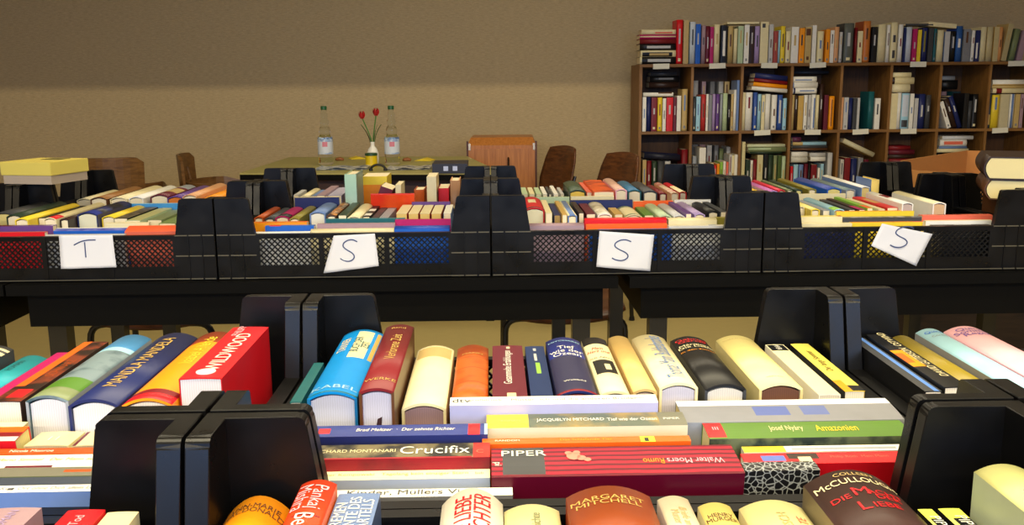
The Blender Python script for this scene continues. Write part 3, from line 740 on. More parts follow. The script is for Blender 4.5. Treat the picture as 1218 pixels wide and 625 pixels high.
# ------------------------------------------------------------------ letter sheets on the crate fronts
def letter_sheet(quad, letter, label):
    Y = MY-.0035
    P = [on_y(x, y, Y) for x, y in quad]   # top-left, top-right, bottom-right, bottom-left
    c = sum(P, Vector())/4; t = thing('paper_sheet', label, 'sign', (c.x, Y, min(p.z for p in P)), group='letter sheets on the crates')
    n = 12; bm = bmesh.new(); g = []
    for i in range(n+1):
        row = []
        for j in range(n+1):
            u, v = i/n, j/n; q = (P[0]*(1-u)+P[1]*u)*(1-v)+(P[3]*(1-u)+P[2]*u)*v
            y = -.0012-.005*v*v*(.6+.4*math.sin(3*u+len(label)))-.0016*math.sin(u*7+v*3)**2*v
            row.append(bm.verts.new((q.x-c.x, y, q.z-t.location.z)))
        g.append(row)
    for i in range(n):
        for j in range(n): bm.faces.new((g[i][j], g[i+1][j], g[i+1][j+1], g[i][j+1]))
    bmesh.ops.recalc_face_normals(bm, faces=bm.faces); bmesh.ops.solidify(bm, geom=bm.faces[:], thickness=.0003)
    obj('sheet', bm, flat('white_paper', (200, 203, 214), .75), t, smooth=True)
    bm = bmesh.new()
    for st in letter:
        pts = []
        for x, y in st:
            q = on_y(x, y, Y); pts.append(Vector((q.x-c.x, -.0085, q.z-t.location.z)))
        # lay the stroke on the curved paper
        for k, (x, y) in enumerate(st):
            xs = [P[i].x for i in (0, 1)]; u = min(1, max(0, (pts[k].x+c.x-P[0].x)/(P[1].x-P[0].x))); zt = P[0].z*(1-u)+P[1].z*u; zb_ = P[3].z*(1-u)+P[2].z*u
            v = min(1, max(0, (zt-(pts[k].z+t.location.z))/(zt-zb_))); pts[k].y = -.0018-.005*v*v*(.6+.4*math.sin(3*u+len(label)))-.0016*math.sin(u*7+v*3)**2*v
        tube(bm, bend(pts, .01, 3) if len(pts) > 2 else pts, .0013, 6)
    obj('pen_letter', bm, flat('blue_pen', (44, 62, 110), .6), t)
def S(cx, cy, w, h, sl=0):
    return [[(cx+w*x+sl*-y*h, cy+h*y) for x, y in ((.5, -.42), (.25, -.52), (-.05, -.5), (-.32, -.36), (-.36, -.18), (-.1, -.02), (.2, .1), (.36, .26), (.28, .42), (.02, .52), (-.3, .48), (-.5, .38))]]
letter_sheet([(70, 280), (134, 279.5), (139, 318), (74, 319.5)], [[(88.5, 291.5), (97, 287), (105, 285.5), (114, 285.5)], [(101, 288), (102, 297), (103, 306)]], 'white sheet with the letter T on a black crate front')
letter_sheet([(397, 280.5), (446, 278), (451, 316), (385, 325)], S(415, 298, 20, 25), 'white slanted sheet with a letter S beside the large blue book')
letter_sheet([(713, 275), (778, 279.5), (773, 322.5), (709, 317)], S(739, 297.5, 23, 24), 'white square sheet with a letter S under the flat blue book edge')
letter_sheet([(1049, 266), (1109, 278.5), (1089, 316.5), (1035, 292)], S(1072, 282, 24, 24, .25), 'white tilted sheet with a letter S, its lower corner hanging down')
# ------------------------------------------------------------------ near table, books of the rear crates
NB = 1.028
PG = (226, 220, 206)
def dk(c, k, far, nl, nr, label, yf=NB, **kw):
    kw.setdefault('pages', PG); return deep_book(c, k, far, nl, nr, yf, label, **kw)
# crate with Wildwood
dk('dark grey', 'h', (2, 411), (-110, 455), (-70, 457), 'dark grey hardcover with pale stripes beyond the turquoise book', bands=((.80, .86, 'cream'), (.90, .94, 'cream')))
b = dk('turquoise', 'h', (33, 423), (-64, 472), (-27, 474), 'turquoise hardcover spine up at the picture edge beside a slim magenta book'); title(b, 'ROMAN', .014, 0, .72, 'teal')
dk('magenta', 'p', (60, 420), (-24, 477), (-9, 479), 'slim magenta paperback between turquoise and black-orange books')
b = dk('dark brown', 'p', (100, 407), (-7, 475), (21, 480), 'black and orange paperback with a red label near its end', bands=((.22, 1, 'orange', .0, .36), (.05, .17, 'red', .3, .85)), spine=pat_mat('blotch', (40, 26, 22), (120, 54, 34), 40)); title(b, 'SCHWARZ', .017, .2, .5, 'rust')
dk(pat_mat('blotch', (60, 84, 96), (120, 140, 150), 26), 'h', (160, 398), (27, 472), (76, 474), 'hardcover with blue sky and green landscape jacket beside the navy book', bands=((.0, .12, 'sage'), (.12, .26, 'green'), (.70, .76, 'pale blue'), (.76, 1.0, (70, 140, 200))), side='steel', pages=(222, 222, 226))
b = dk('navy', 'h', (210, 396), (81, 474), (139, 476), 'thick navy hardcover with gold lettering, between sky-jacket and orange books', pages=(222, 222, 226)); title(b, 'MANDLA MANDELA', .027, 0, .53, 'gold')
b = dk('amber', 'h', (246, 395), (145, 473), (203, 475), 'orange novel with red lower edge next to the red Wildwood book', bands=((0, .07, 'red'), (.07, .12, 'dark red'), (.82, 1, 'cinnamon')), spine='amber'); title(b, 'Isabel Allende', .026, 0, .68, 'yellow')
b = dk('red', 'p', (294, 389), (212, 450), (264, 450), 'thick bright red paperback with white title WILDWOOD', side=pat_mat('blotch', (200, 22, 34), (190, 30, 40), 14), n=10, pages=(214, 214, 224), yf=1.0)
title(b, 'WILDWOOD', .030, .05, .48, 'white', bold=.012, wide=1.05); title(b, 'PHILIPP', .017, -.2, .9, 'pink')
bm = bmesh.new(); lathe(bm, [(.009, 0), (.009, .0006)], 20, Matrix.Translation(Vector((.0, -b[1]['L']/2+.018, .0002))-b[1]['off'])); obj('white_dot', bm, flat('dot_white', (236, 234, 226), .4), b[0])
# centre crate
dk('teal', 'p', (372, 432), (345, 478), (358, 479), 'thin dark teal paperback leaning beside the bright blue hardcover', yf=.95)
b = dk('sky blue', 'h', (434, 392), (364, 466), (425, 466), 'bright sky blue hardcover with cream title panel on its spine', bands=((.50, .96, 'cream', .42, .80), (.50, .96, 'gold', .88, .97), (.0, .015, 'teal')), pages=(196, 200, 222), side=(30, 110, 170))
title(b, 'KABEL', .019, 0, .07, 'pale blue', 'across', wide=1.3); title(b, 'TANNER', .019, -.30, .73, 'cream'); title(b, 'BUCH DER\nZEIT', .017, .11, .72, 'teal')
b = dk('wine', 'h', (473, 386), (426, 462), (469, 462), 'tall wine red hardcover with faded gold lettering, brown side showing', side='brown', pages=(196, 196, 214), bulge=.004)
title(b, 'Verlorene Zeit', .022, .05, .60, 'gold'); title(b, 'WERKE', .014, 0, .12, 'gold', 'across'); title(b, 'Band', .012, 0, .93, 'gold', 'across')
bm = bmesh.new(); L, off = b[1]['L'], b[1]['off']; prism(bm, [(.0, -.030), (.004, -.028), (.003, -.040), (.005, -.042), (.0, -.050), (-.003, -.044)], 'y', -L/2+.0022, -L/2+.0027); bmesh.ops.translate(bm, verts=bm.verts, vec=-off); obj('bookmark_ribbon', bm, flat('ribbon_dark', (50, 20, 26), .7), b[0])
dk('cream', 'h', (519, 411), (477, 479), (531, 481), 'cream hardcover with tan band across the upper spine end', bands=((.78, .97, 'tan', .05, .95),), pages=(150, 120, 120), side=(214, 200, 150))
b = dk('rust', 'h', (563, 410), (535, 480), (581, 480), 'rust leather hardcover with worn ribbed spine', spine=pat_mat('blotch', (166, 70, 22), (196, 96, 36), 30), bands=((.30, .31, 'cinnamon'), (.55, .56, 'cinnamon'), (.75, .76, 'cinnamon'))); title(b, 'MANN', .011, 0, .82, 'gold', 'across')
b = dk('maroon', 'p', (608, 411), (585, 478), (629, 478), 'maroon paperback with slim white lettering between rust and navy books', bands=((.04, .12, 'cream', .42, .68), (.93, .97, 'cream', .46, .58))); title(b, 'Gesammelte Erz\u00e4hlungen', .017, .0, .57, 'white')
b = dk('navy', 'p', (640, 412), (632, 478), (660, 478), 'slim navy paperback with a yellow-green dash on its spine', bands=((.46, .66, 'lime', .42, .64), (.70, .84, 'pale grey', .40, .54), (.90, .95, 'pale grey', .4, .55)), spine=(20, 44, 92))
b = dk('navy', 'h', (671, 401), (663, 470), (715, 471), 'dark blue hardcover with white title Tief wie der Ozean', side=(40, 40, 80), spine=(44, 44, 78), bands=((.62, 1, (34, 50, 140)), (0, .03, 'dark red')), pages=(150, 60, 70))
title(b, 'Tief\nwie der\nOzean', .025, 0, .72, 'white', 'across', bold=.02); title(b, 'MITCHARD', .010, 0, .92, 'pale blue', 'across'); title(b, 'Weltbild', .009, 0, .17, 'white', 'across')
b = dk('cream', 'h', (708, 401), (716, 472), (753, 472), 'cream hardcover with red brush title and black drawn hat', bands=((.86, 1, 'black'), (.30, .54, 'black', .12, .9), (.36, .46, 'cream', .5, .72)), pages=(226, 220, 200))
title(b, 'Mein\nHerz und', .021, -.02, .73, 'red', 'across', shear=.3, bold=.01); title(b, 'ich Narr', .011, 0, .58, 'dark grey', 'across', shear=.3)
dk('tan', 'h', (737, 399), (757, 472), (787, 472), 'plain tan cloth hardcover between hat drawing and Buddenbrooks books', spine=(214, 180, 110), side=(204, 170, 110), pages=(190, 170, 160))
b = dk('cream', 'h', (771, 397), (793, 472), (843, 472), 'cream hardcover with blue-grey title Thomas Mann Buddenbrooks', pages=(200, 196, 206)); title(b, 'Thomas Mann Buddenbrooks', .037, .06, .53, 'slate blue', ml=.86)
b = dk('black', 'h', (816, 399), (850, 474), (903, 473), 'glossy black hardcover with coloured author lettering at its far end', side='dark grey')
title(b, 'Gabriel\nGarc\u00eda', .017, 0, .90, 'red', 'across', bold=.02); title(b, 'M\u00e1rquez\nDie Liebe', .016, 0, .78, 'cream', 'across', bold=.02); title(b, 'in den Zeiten', .010, 0, .69, 'amber', 'across')
b = dk('cream', 'h', (872, 398), (917, 472), (972, 470), 'broad plain cream hardcover next to the black one', spine=(240, 226, 150), side=(216, 200, 140), pages=(110, 70, 50)); title(b, 'WERKAUSGABE', .007, 0, .92, 'tan', 'across'); title(b, 'VERLAG', .007, 0, .12, 'tan', 'across')
b = dk('white', 'p', (920, 410), (974, 470), (1000, 469), 'slim cream paperback with a black head label beside the broad cream one', bands=((.86, .99, 'black', .05, .95),), spine=(228, 220, 180)); title(b, 'PIPER', .012, 0, .925, 'white', 'down')
b = dk('yellow', 'p', (957, 409), (1005, 466), (1029, 464), 'thin yellow paperback with black side and orange foot label', side='black', spine=(226, 212, 96), bands=((.0, .10, 'black', .4, 1), (.0, .2, 'amber', 0, .4))); title(b, 'Der lange Sommer', .014, 0, .6, 'brown')
# crate with the pink hardcover
dk('black', 'p', (1033, 402), (1098, 466), (1118, 465), 'black paperback with bright blue spine edge against the crate wall', bands=((0, 1, (96, 140, 220), .55, .85),), spine='dark grey')
b = dk('black', 'p', (1055, 398), (1125, 462), (1152, 459), 'black paperback with orange sun and slim white title', bands=((.35, .66, 'amber', .0, .55), (.42, .60, 'orange', .0, .35))); title(b, 'DAVID GUTERSON  OSTWIND', .017, .18, .6, 'cream')
dk('olive', 'h', (1084, 399), (1158, 457), (1192, 453), 'plain olive gold hardcover between black and pale blue books', side=(150, 140, 130), spine=(142, 124, 40))
b = dk('pale blue', 'h', (1113, 391), (1196, 462), (1240, 458), 'pale blue hardcover with small blue title next to the pink one', side='grey'); title(b, 'Quinn', .014, -.05, .93, 'blue', 'across'); title(b, 'Cordelia', .010, 0, .86, 'grey', 'across')
b = dk('pink', 'h', (1156, 388), (1240, 452), (1290, 446), 'pale pink hardcover with purple title in a black crate'); title(b, 'Quinn\nSommer\nRegen', .018, 0, .88, 'purple', 'across')

# ------------------------------------------------------------------ near table, books lying crosswise
def wk(c, k, x0, x1, y0, y1, Y, label, **kw):
    kw.setdefault('pages', PG); kw.setdefault('tilt', .12); return wide_book(c, k, x0, x1, y0, y1, Y, label, **kw)
b = wk('white', 'p', 535, 784, 474, 487, .800, 'white paperback with small grey title dtv lying crosswise before the maroon book', side=(180, 180, 214)); title(b, 'dtv', .019, 0, .055, 'dark grey', bold=.02); title(b, 'gro\u00dfdruck', .0105, 0, .17, 'grey'); title(b, 'Mutter, ich und die anderen Br\u00fcder', .0115, 0, .60, 'grey'); title(b, 'roman', .008, 0, .9, 'grey')
b = wk('steel', 'p', 822, 1077, 474, 500, .812, 'thick grey paperback with a pale upper edge lying crosswise by the crate corner', bands=((0, 1, (214, 218, 224), .0, .28), (.34, .5, (80, 96, 160), .35, .75), (.56, .68, (90, 104, 160), .35, .75)), spine=(124, 126, 134), pages=(206, 192, 140))
b = wk('navy', 'p', 318, 572, 500, 517, .773, 'blue paperback with red end block lettered Brad Meltzer', spine=(44, 58, 130), bands=((.91, .965, 'red'), (.985, 1, (150, 180, 210)), (.215, .27, 'red', .3, .75)), side=(44, 52, 110)); title(b, 'Brad Meltzer  \u00b7  Der zehnte Richter', .0135, .0, .62, 'white', bold=.02, shear=.2, ml=.46)
b = wk('dark red', 'p', 308, 572, 519, 541, .746, 'red and black paperback with large white title Crucifix', spine=pat_mat('blotch', (20, 18, 16), (110, 100, 70), 45), bands=((.925, 1, (208, 36, 30)), (.2, .92, (150, 20, 34), .92, 1.0)), side=pat_mat('blotch', (150, 24, 40), (60, 24, 36), 12)); title(b, 'Crucifix', .031, .0, .755, 'white', bold=.01, ml=.31); title(b, 'RICHARD MONTANARI', .0125, .02, .40, 'cream', bold=.02, ml=.36); title(b, 'C', .014, .15, .955, 'salmon', 'along')
b = wk('white', 'p', 340, 583, 553, 566, .725, 'cream white paperback lying crosswise before the Crucifix book', spine=(238, 230, 190), side=pat_mat('blotch', (196, 204, 226), (170, 190, 216), 6)); title(b, 'Walter Kempowski   Tagelang kein einziger Stern', .009, 0, .52, 'tan'); title(b, 'btb', .008, 0, .95, 'grey')
b = wk('white', 'p', 368, 610, 581, 591, .689, 'white paperback with dark title Kinder, M\u00fcllers lying behind the tall white novel', side=(120, 122, 130)); title(b, 'Kinder, M\u00fcllers Vieh', .014, 0, .50, 'dark grey', wide=1.25)
wk('black', 'p', 420, 640, 597, 603, .673, 'thin black paperback with a pale edge lying by the front crate wall', bands=((0, 1, 'olive', 0, .35),))
b = wk('tan', 'p', 579, 819, 495, 517, .775, 'painted landscape paperback with yellow end lettered Jacquelyn Mitchard', spine=pat_mat('blotch', (86, 96, 84), (150, 128, 70), 24), bands=((0, .21, (228, 196, 60)), (.865, 1, (110, 110, 96))), side=(232, 226, 190)); title(b, 'JACQUELYN MITCHARD', .0135, .05, .42, 'white', bold=.02, ml=.34); title(b, 'Tief wie der Ozean', .014, .05, .73, 'white', bold=.01, ml=.25); title(b, 'PIPER', .009, .05, .93, 'white', bold=.03); title(b, 'ROMAN', .007, .05, .12, 'tan')
b = wk('orange', 'p', 574, 822, 521, 530, .747, 'orange-red paperback with a tiny yellow box lying behind the crimson striped one', bands=((.76, .83, 'yellow', 0, 1), (.78, .80, 'black', .3, .9))); title(b, 'RANDOM', .007, 0, .12, 'white'); title(b, 'Das Schlafende Tier', .008, 0, .5, 'amber')
STR = pat_mat('stripes', (92, 5, 28), (176, 12, 44), 42, .4)
b = wk(STR, 'p', 585, 878, 529, 566, .716, 'thick crimson striped paperback with black PIPER block lying crosswise', bands=((.045, .215, 'dark grey', .0, .93),), side=pat_mat('stripes', (36, 4, 20), (84, 8, 36), 32, .3))
title(b, 'PIPER', .020, -.27, .133, 'white', bold=.03, wide=1.15); title(b, 'Walter Moers', .017, .08, .825, 'pink', 'down', ml=.23); title(b, 'Rumo', .017, .08, .655, 'amber', 'down', bold=.01, ml=.085); title(b, 'pi', .012, .1, .022, 'white', 'across')
bm = bmesh.new()
for cx, cy, r in ((0, 0, .006), (.006, .003, .004), (.011, .006, .003), (-.004, -.005, .003), (.003, -.006, .003)): lathe(bm, [(r, 0), (r, .0005)], 12, Matrix.Translation((cy-.002-.004, (.335-.5)*b[1]['L']+cx, .0003)))
bmesh.ops.translate(bm, verts=bm.verts, vec=-b[1]['off']); obj('small_emblem', bm, flat('emblem_pink', (226, 130, 110), .4), b[0])
b = wk('green', 'p', 840, 1078, 501, 520, .774, 'green paperback with red end block lettered Josef Ny\u00e1ry Amazonien', bands=((.0, .09, 'red', 0, .92),), spine=(84, 122, 42), side=pat_mat('blotch', (50, 62, 56), (110, 120, 90), 40), pages=(210, 200, 150)); title(b, 'Josef Ny\u00e1ry', .0175, -.02, .40, 'cream', ml=.17); title(b, 'Amazonien', .0225, -.02, .65, 'yellow', bold=.015, ml=.21); title(b, 'III', .012, -.1, .05, 'pink', bold=.03)
b = wk('white', 'p', 884, 1075, 530, 537, .749, 'slim white paperback with yellow end lying behind the red one', bands=((0, .26, 'yellow'), (.3, .95, 'steel', .4, .75)))
b = wk('red', 'p', 884, 1076, 538, 551, .728, 'red paperback with a small blue label and photo on its spine', bands=((.115, .26, (90, 110, 190), .25, .75), (.28, .47, 'dark brown', .05, .6), (.34, .42, 'cream', .4, .85)), side=(190, 16, 30)); title(b, 'Philip Roth  Mein Mann', .0075, 0, .72, 'salmon')
b = wk('black', 'p', 884, 972, 549, 560, .704, 'short black paperback with grey giraffe net pattern', spine=pat_mat('net', (150, 156, 160), (20, 20, 24), 190), side=pat_mat('net', (150, 156, 160), (20, 20, 24), 190))
wk('steel', 'p', 800, 985, 590, 600, .682, 'grey-blue paperback lying low behind the small cream books', side='dark grey', spine=(96, 104, 112))
# Wildwood crate
b = wk('cream', 'p', -60, 26, 503, 516, .788, 'cream paperback lying crosswise behind the red and orange striped one', spine=(240, 232, 180), pages=(214, 200, 150))
b = wk('red', 'p', -80, 27, 508, 524, .765, 'paperback with orange, red and grey spine stripes at the picture edge', bands=((0, 1, 'orange', 0, .42), (0, 1, 'dark red', .42, .72)), spine='pale grey', pages=(214, 200, 130))
b = deep_book('cream', 'p', (80, 514), (27, 530), (80, 531), .792, 'small pale cream booklet with faded white number on its cover', pages=(206, 190, 160), spine=(214, 200, 160)); title(b, '11', .018, 0, .45, 'white', 'across', bold=.03)
deep_book('cream', 'p', (117, 514), (85, 530), (128, 531), .792, 'small pale cream booklet against the crate wall with a red edge', pages=(206, 190, 160), spine=(212, 200, 160), bands=((0, 1, 'maroon', 0, .1),))
b = wk('rust', 'p', -95, 127, 534, 541, .742, 'rust orange paperback with small white title lying behind the white one'); title(b, 'Nicola Monroe', .0085, 0, .60, 'white')
b = wk('white', 'p', -100, 124, 542, 556, .716, 'broad white paperback with faint title lying crosswise, dark marks below', bands=((.15, .45, 'dark brown', .86, 1), (.5, .75, 'maroon', .86, 1))); title(b, 'Johannes Mario Simmel   Der Mann aus Rio', .0095, -.05, .64, 'gold', shear=.2)
wk('sage', 'p', -100, 120, 557, 567, .697, 'dull olive grey paperback lying crosswise behind the dark blue-grey one', spine=(112, 110, 96), bands=((.8, .95, 'rust', .3, .6),))
wk('dark grey', 'p', -100, 118, 568, 579, .680, 'dark blue-grey paperback lying crosswise between olive and white ones', spine=(58, 66, 80), T=.012)
b = wk('white', 'p', -110, 116, 580, 591, .664, 'white paperback with a small black bird mark by the front crate wall', side=(110, 140, 200), T=.010, bands=((.51, .54, 'black', .4, .7),)); title(b, 'Kein Ort ohne Dich allein Leben', .0085, 0, .75, 'grey', shear=.2)

# ------------------------------------------------------------------ near table, books of the front crates
NF = .622
def fk(c, k, far, nl, nr, label, yf=NF, **kw):
    kw.setdefault('pages', PG); return deep_book(c, k, far, nl, nr, yf, label, **kw)
b = fk('amber', 'h', (309, 590), (220, 668), (311, 668), 'broad amber hardcover with dark lettering ANN-MARIE MACDONALD', bulge=.014); title(b, 'ANN-MARIE\nMACDONALD', .0125, 0, .80, 'brown', 'across', wide=1.1)
b = fk('orange', 'h', (376, 571), (313, 668), (366, 668), 'red-orange hardcover with white lettering Pankaj beside the amber one', spine=(226, 66, 28), bands=((.52, .535, 'dark red', .15, .9),)); title(b, 'Pankaj\nMishra', .021, -.05, .76, 'pink', 'down'); title(b, 'Benares', .026, 0, .30, 'white', 'down', bold=.02)
b = fk('slate blue', 'p', (427, 587), (370, 668), (430, 668), 'slate blue paperback with white capitals beside the red-orange hardcover', spine=(104, 126, 172), side=(60, 76, 112)); title(b, 'BREMEN\nTANTE DES\nKARTELLS', .0165, -.02, .62, 'white', bold=.01)
b = fk('white', 'h', (562, 581), (513, 672), (602, 672), 'tall white hardcover with red capitals LIEBE TOCHTER', spine=(238, 236, 222), bulge=.013); title(b, 'DIE LIEBE\nTOCHTER', .024, .02, .58, 'red', bold=.004)
b = fk('cream', 'h', (637, 600), (600, 676), (678, 676), 'pale cream hardcover between the white novel and the rust leather book', spine=(240, 230, 172)); title(b, 'Geschichte', .013, .05, .62, 'sage')
b = fk('cinnamon', 'h', (724, 578), (688, 668), (811, 668), 'broad rust brown leather hardcover with gold name at its far end', spine=(146, 66, 26), bulge=.009); title(b, 'MARGARET\nMITCHELL', .0125, -.04, .80, 'gold', 'across', wide=1.25)
b = fk('white', 'h', (800, 590), (813, 668), (857, 668), 'pale hardcover with faint handwriting beside the rust leather book', spine=(222, 212, 186)); title(b, 'Briefe an\nMutter', .011, 0, .66, 'tan', 'down', shear=.3)
b = fk('cream', 'h', (850, 598), (866, 672), (912, 672), 'small yellow-cream hardcover with brown capitals HENRY', spine=(232, 214, 124)); title(b, 'HENRY\nMURGER', .0115, 0, .74, 'brown', 'across'); title(b, 'Die', .011, 0, .48, 'brown', 'across', shear=.3)
b = fk('cream', 'h', (917, 595), (924, 672), (1014, 672), 'broad cream hardcover with faint orange capitals beside the dark brown novel', spine=(238, 228, 164)); title(b, 'GESCH', .014, .02, .62, 'tan'); title(b, 'ALTE', .014, .30, .62, 'salmon')
b = fk('dark brown', 'h', (1006, 559), (1050, 676), (1182, 676), 'dark brown novel with large red title below McCULLOUGH', spine=(66, 46, 44), side=(110, 100, 76), bulge=.012, yf=.625)
title(b, 'COLLEEN', .0095, .02, .945, 'tan', 'across'); title(b, 'McCULLOUGH', .0165, .0, .87, 'cream', 'across', bold=.01, wide=1.12); title(b, 'DIE', .013, -.30, .715, 'red', 'across', bold=.01); title(b, 'M', .024, -.06, .745, 'red', 'across', bold=.01); title(b, 'ACHT\nDER', .0135, .19, .705, 'red', 'across', bold=.01); title(b, 'L', .024, -.14, .60, 'red', 'across', bold=.01); title(b, 'IEBE', .015, .10, .59, 'red', 'across', bold=.01)
for far, nl, nr, lab in (((1098, 606), (1154, 668), (1174, 668), 'thin black and lime paperback with PI lettering beside the dark brown novel'), ((1128, 605), (1182, 668), (1212, 668), 'black and lime paperback with PI lettering by the crate corner')):
    b = fk('black', 'p', far, nl, nr, lab, bands=((.80, 1, (216, 222, 90)), (0, .8, (206, 206, 110), 0, .22)), yf=.60); title(b, 'PIPER', .016, .12, .66, 'white', 'down', bold=.03)
b = fk('pale green', 'h', (1206, 552), (1324, 676), (1410, 676), 'tall pale green hardcover with dark panel at the picture edge', spine=(206, 206, 140), side=(180, 190, 156), bands=((.15, .72, (84, 92, 104), .3, .95),), yf=.60)
b = fk('mauve', 'p', (22, 604), (-70, 660), (-12, 662), 'mauve grey paperback at the picture corner', yf=.60); title(b, 'ROMAN', .012, 0, .7, 'lilac')
b = fk('red', 'p', (92, 607), (34, 655), (82, 656), 'small bright red paperback in the corner crate', yf=.60); title(b, 'Tod', .013, 0, .7, 'pink')
fk('cream', 'p', (130, 610), (88, 656), (128, 657), 'plain cream paperback beside the small red one in the corner crate', yf=.60)
# ------------------------------------------------------------------ second table
R1, R2 = MY+.378, MY+.778      # inside of the rear walls of the two crate rows
def row(lst, yf, place):
    out = []
    for e in lst:
        c, k, far, nl, nr = e[:5]; kw = e[5] if len(e) > 5 else {}
        kw.setdefault('n', 5 if k == 'h' else 3)
        b = deep_book(c, k, far, nl, nr, yf, **kw); out.append((b[0], c if isinstance(c, str) else kw_name(c)))
    out.sort(key=lambda q: q[0].location.x)
    names_fill(out, place, '', None)
    for r, c in out: r['label'] = ' '.join(r['label'].split())
def kw_name(m): return 'mottled'
def wd(c, k, x0, x1, y0, y1, Y, label, **kw):
    kw.setdefault('n', 5); return wide_book(c, k, x0, x1, y0, y1, Y, label, **kw)
# crate with the T sheet
row([('dark grey', 'h', (28, 241), (-12, 252), (13, 254), {'pages': (226, 212, 140)}), ('dark green', 'h', (52, 240), (16, 254), (30, 256)),
     ('yellow', 'h', (78, 242), (18, 259), (34, 260)), ('black', 'p', (88, 245), (37, 259), (49, 260)), ('cream', 'h', (110, 241), (53, 259), (66, 260), {'bands': ((0, .16, 'red'),)}),
     ('dark brown', 'h', (122, 243), (68, 260), (80, 260)), ('navy', 'h', (140, 239), (84, 255), (112, 255), {'spine': pat_mat('blotch', (30, 32, 40), (50, 60, 130), 14), 'pages': (226, 222, 190)}),
     ('yellow', 'h', (161, 244), (110, 259), (126, 260)), ('black', 'p', (172, 246), (128, 262), (142, 263), {'spine': pat_mat('blotch', (40, 36, 34), (110, 100, 80), 60)}),
     ('pale green', 'p', (186, 247), (144, 265), (163, 265), {'spine': (176, 176, 120)}), ('sage', 'p', (199, 249), (165, 265), (184, 266)), ('green', 'p', (213, 251), (186, 265), (206, 266), {'spine': (120, 140, 80)})], R1, 'rear of T crate')
wd('pale blue', 'p', 150, 217, 239, 245, R1+.0, 'pale blue paperback lying crosswise at the rear wall of the T crate', T=.012, side=(60, 140, 200))
wd('purple', 'p', -45, 62, 264, 273, MY+.085, 'purple and maroon paperback lying crosswise in the T crate', bands=((0, .55, 'maroon'), (.55, .97, 'purple')), spine='lilac', T=.02)
wd('red', 'p', -50, 55, 274, 279, MY+.045, 'red paperback at the front wall of the T crate', bands=((0, 1, 'gold', 0, .3),), T=.016)
wd('blue', 'p', 66, 152, 268, 277, MY+.075, 'blue paperback with white upper edge lying crosswise above the T sheet', bands=((0, 1, 'white', 0, .25),), spine=pat_mat('blotch', (70, 80, 170), (110, 120, 200), 30), T=.022, tilt=.2)
wd('pale grey', 'p', 56, 150, 277, 280, MY+.040, 'slim pale grey paperback at the front wall just above the T sheet', T=.012)
wd('salmon', 'p', 150, 214, 266, 278, MY+.052, 'orange-red paperback tilted against the corner of the T crate', spine=(222, 84, 40), tilt=.3, T=.034)
wd('cream', 'p', 126, 178, 263, 267, MY+.112, 'cream paperback lying crosswise behind the orange-red one in the T crate', T=.014)
# crate behind it
row([('cream', 'h', (124, 226), (91, 236), (108, 236)), ('brown', 'h', (145, 222), (109, 234), (125, 235), {'spine': (150, 104, 56)}), ('cream', 'h', (166, 221), (133, 234), (151, 235)), ('white', 'h', (181, 221), (154, 233), (166, 235)),
     ('maroon', 'h', (208, 220), (180, 231), (198, 232), {'bands': ((.3, .6, 'tan'), (.7, 1, 'steel'))}), ('purple', 'h', (224, 221), (200, 233), (217, 234), {'pages': (214, 120, 40)}),
     ('peach', 'h', (252, 218), (220, 231), (236, 232)), ('amber', 'h', (275, 222), (238, 233), (256, 235))], R2, 'behind the T crate')
# first S crate
row([('rust', 'h', (322, 246), (302, 258), (313, 258)), ('dark grey', 'h', (336, 247), (315, 259), (326, 259)), ('magenta', 'h', (350, 246), (329, 256), (342, 258), {'bands': ((0, .25, 'black'),)}),
     ('olive', 'h', (365, 245), (344, 259), (356, 259)), ('slate blue', 'h', (385, 241), (368, 252), (387, 252), {'pages': (232, 230, 214)}), ('brown', 'h', (397, 241), (389, 255), (399, 256), {'spine': pat_mat('blotch', (60, 40, 30), (200, 140, 80), 50)}),
     ('dark green', 'p', (419, 241), (401, 257), (410, 258)), ('cream', 'h', (436, 242), (413, 258), (429, 258)), ('black', 'p', (447, 245), (430, 258), (438, 259), {'bands': ((.1, .3, 'white'), (.5, .7, 'white'))}), ('dark grey', 'p', (462, 247), (441, 259), (449, 260)), ('steel', 'p', (472, 247), (451, 259), (461, 260)),
     ('cream', 'p', (485, 243), (468, 258), (481, 259), {'side': 'rust', 'pages': (220, 190, 110)}), ('cream', 'p', (498, 243), (483, 258), (495, 259), {'side': 'rust', 'pages': (220, 190, 110)}), ('cream', 'p', (510, 243), (497, 258), (509, 259), {'side': 'rust', 'pages': (220, 190, 110)}), ('cream', 'p', (522, 243), (511, 258), (523, 259), {'side': 'rust', 'pages': (220, 190, 110)}), ('white', 'p', (532, 243), (526, 258), (535, 259), {'side': 'slate blue'})], R1-.02, 'rear of first S crate')
wd('cream', 'p', 351, 404, 233, 236, R1, 'cream-spined paperback with dark blue front at the rear of the first S crate', side='navy', T=.014)
wd('purple', 'p', 491, 536, 236, 241, R1, 'purple paperback lying crosswise behind the five cream paperbacks', T=.013)
wd('red', 'p', 441, 493, 229, 233, R1-.022, 'tall red and orange cover leaning at the rear of the first S crate', side=pat_mat('blotch', (214, 50, 24), (226, 92, 24), 8), T=.012, tilt=.2)
wd('amber', 'p', 302, 366, 260, 268, MY+.11, 'amber and orange paperback lying crosswise beside the crate corner', spine=pat_mat('blotch', (230, 150, 30), (220, 90, 30), 30), bands=((0, .7, 'cream', 0, .2),), T=.022)
wd('blue', 'p', 316, 374, 265, 272, MY+.075, 'blue paperback with a red round spot above the slanted S sheet', bands=((.08, .32, 'red', .1, 1),), spine=(40, 100, 190), T=.02)
wd('white', 'p', 305, 370, 273, 278, MY+.042, 'white paperback at the front wall beside the slanted S sheet', T=.016)
wd('teal', 'p', 388, 482, 258, 262, MY+.112, 'slim teal paperback lying crosswise in the first S crate', T=.011, spine=(60, 130, 140))
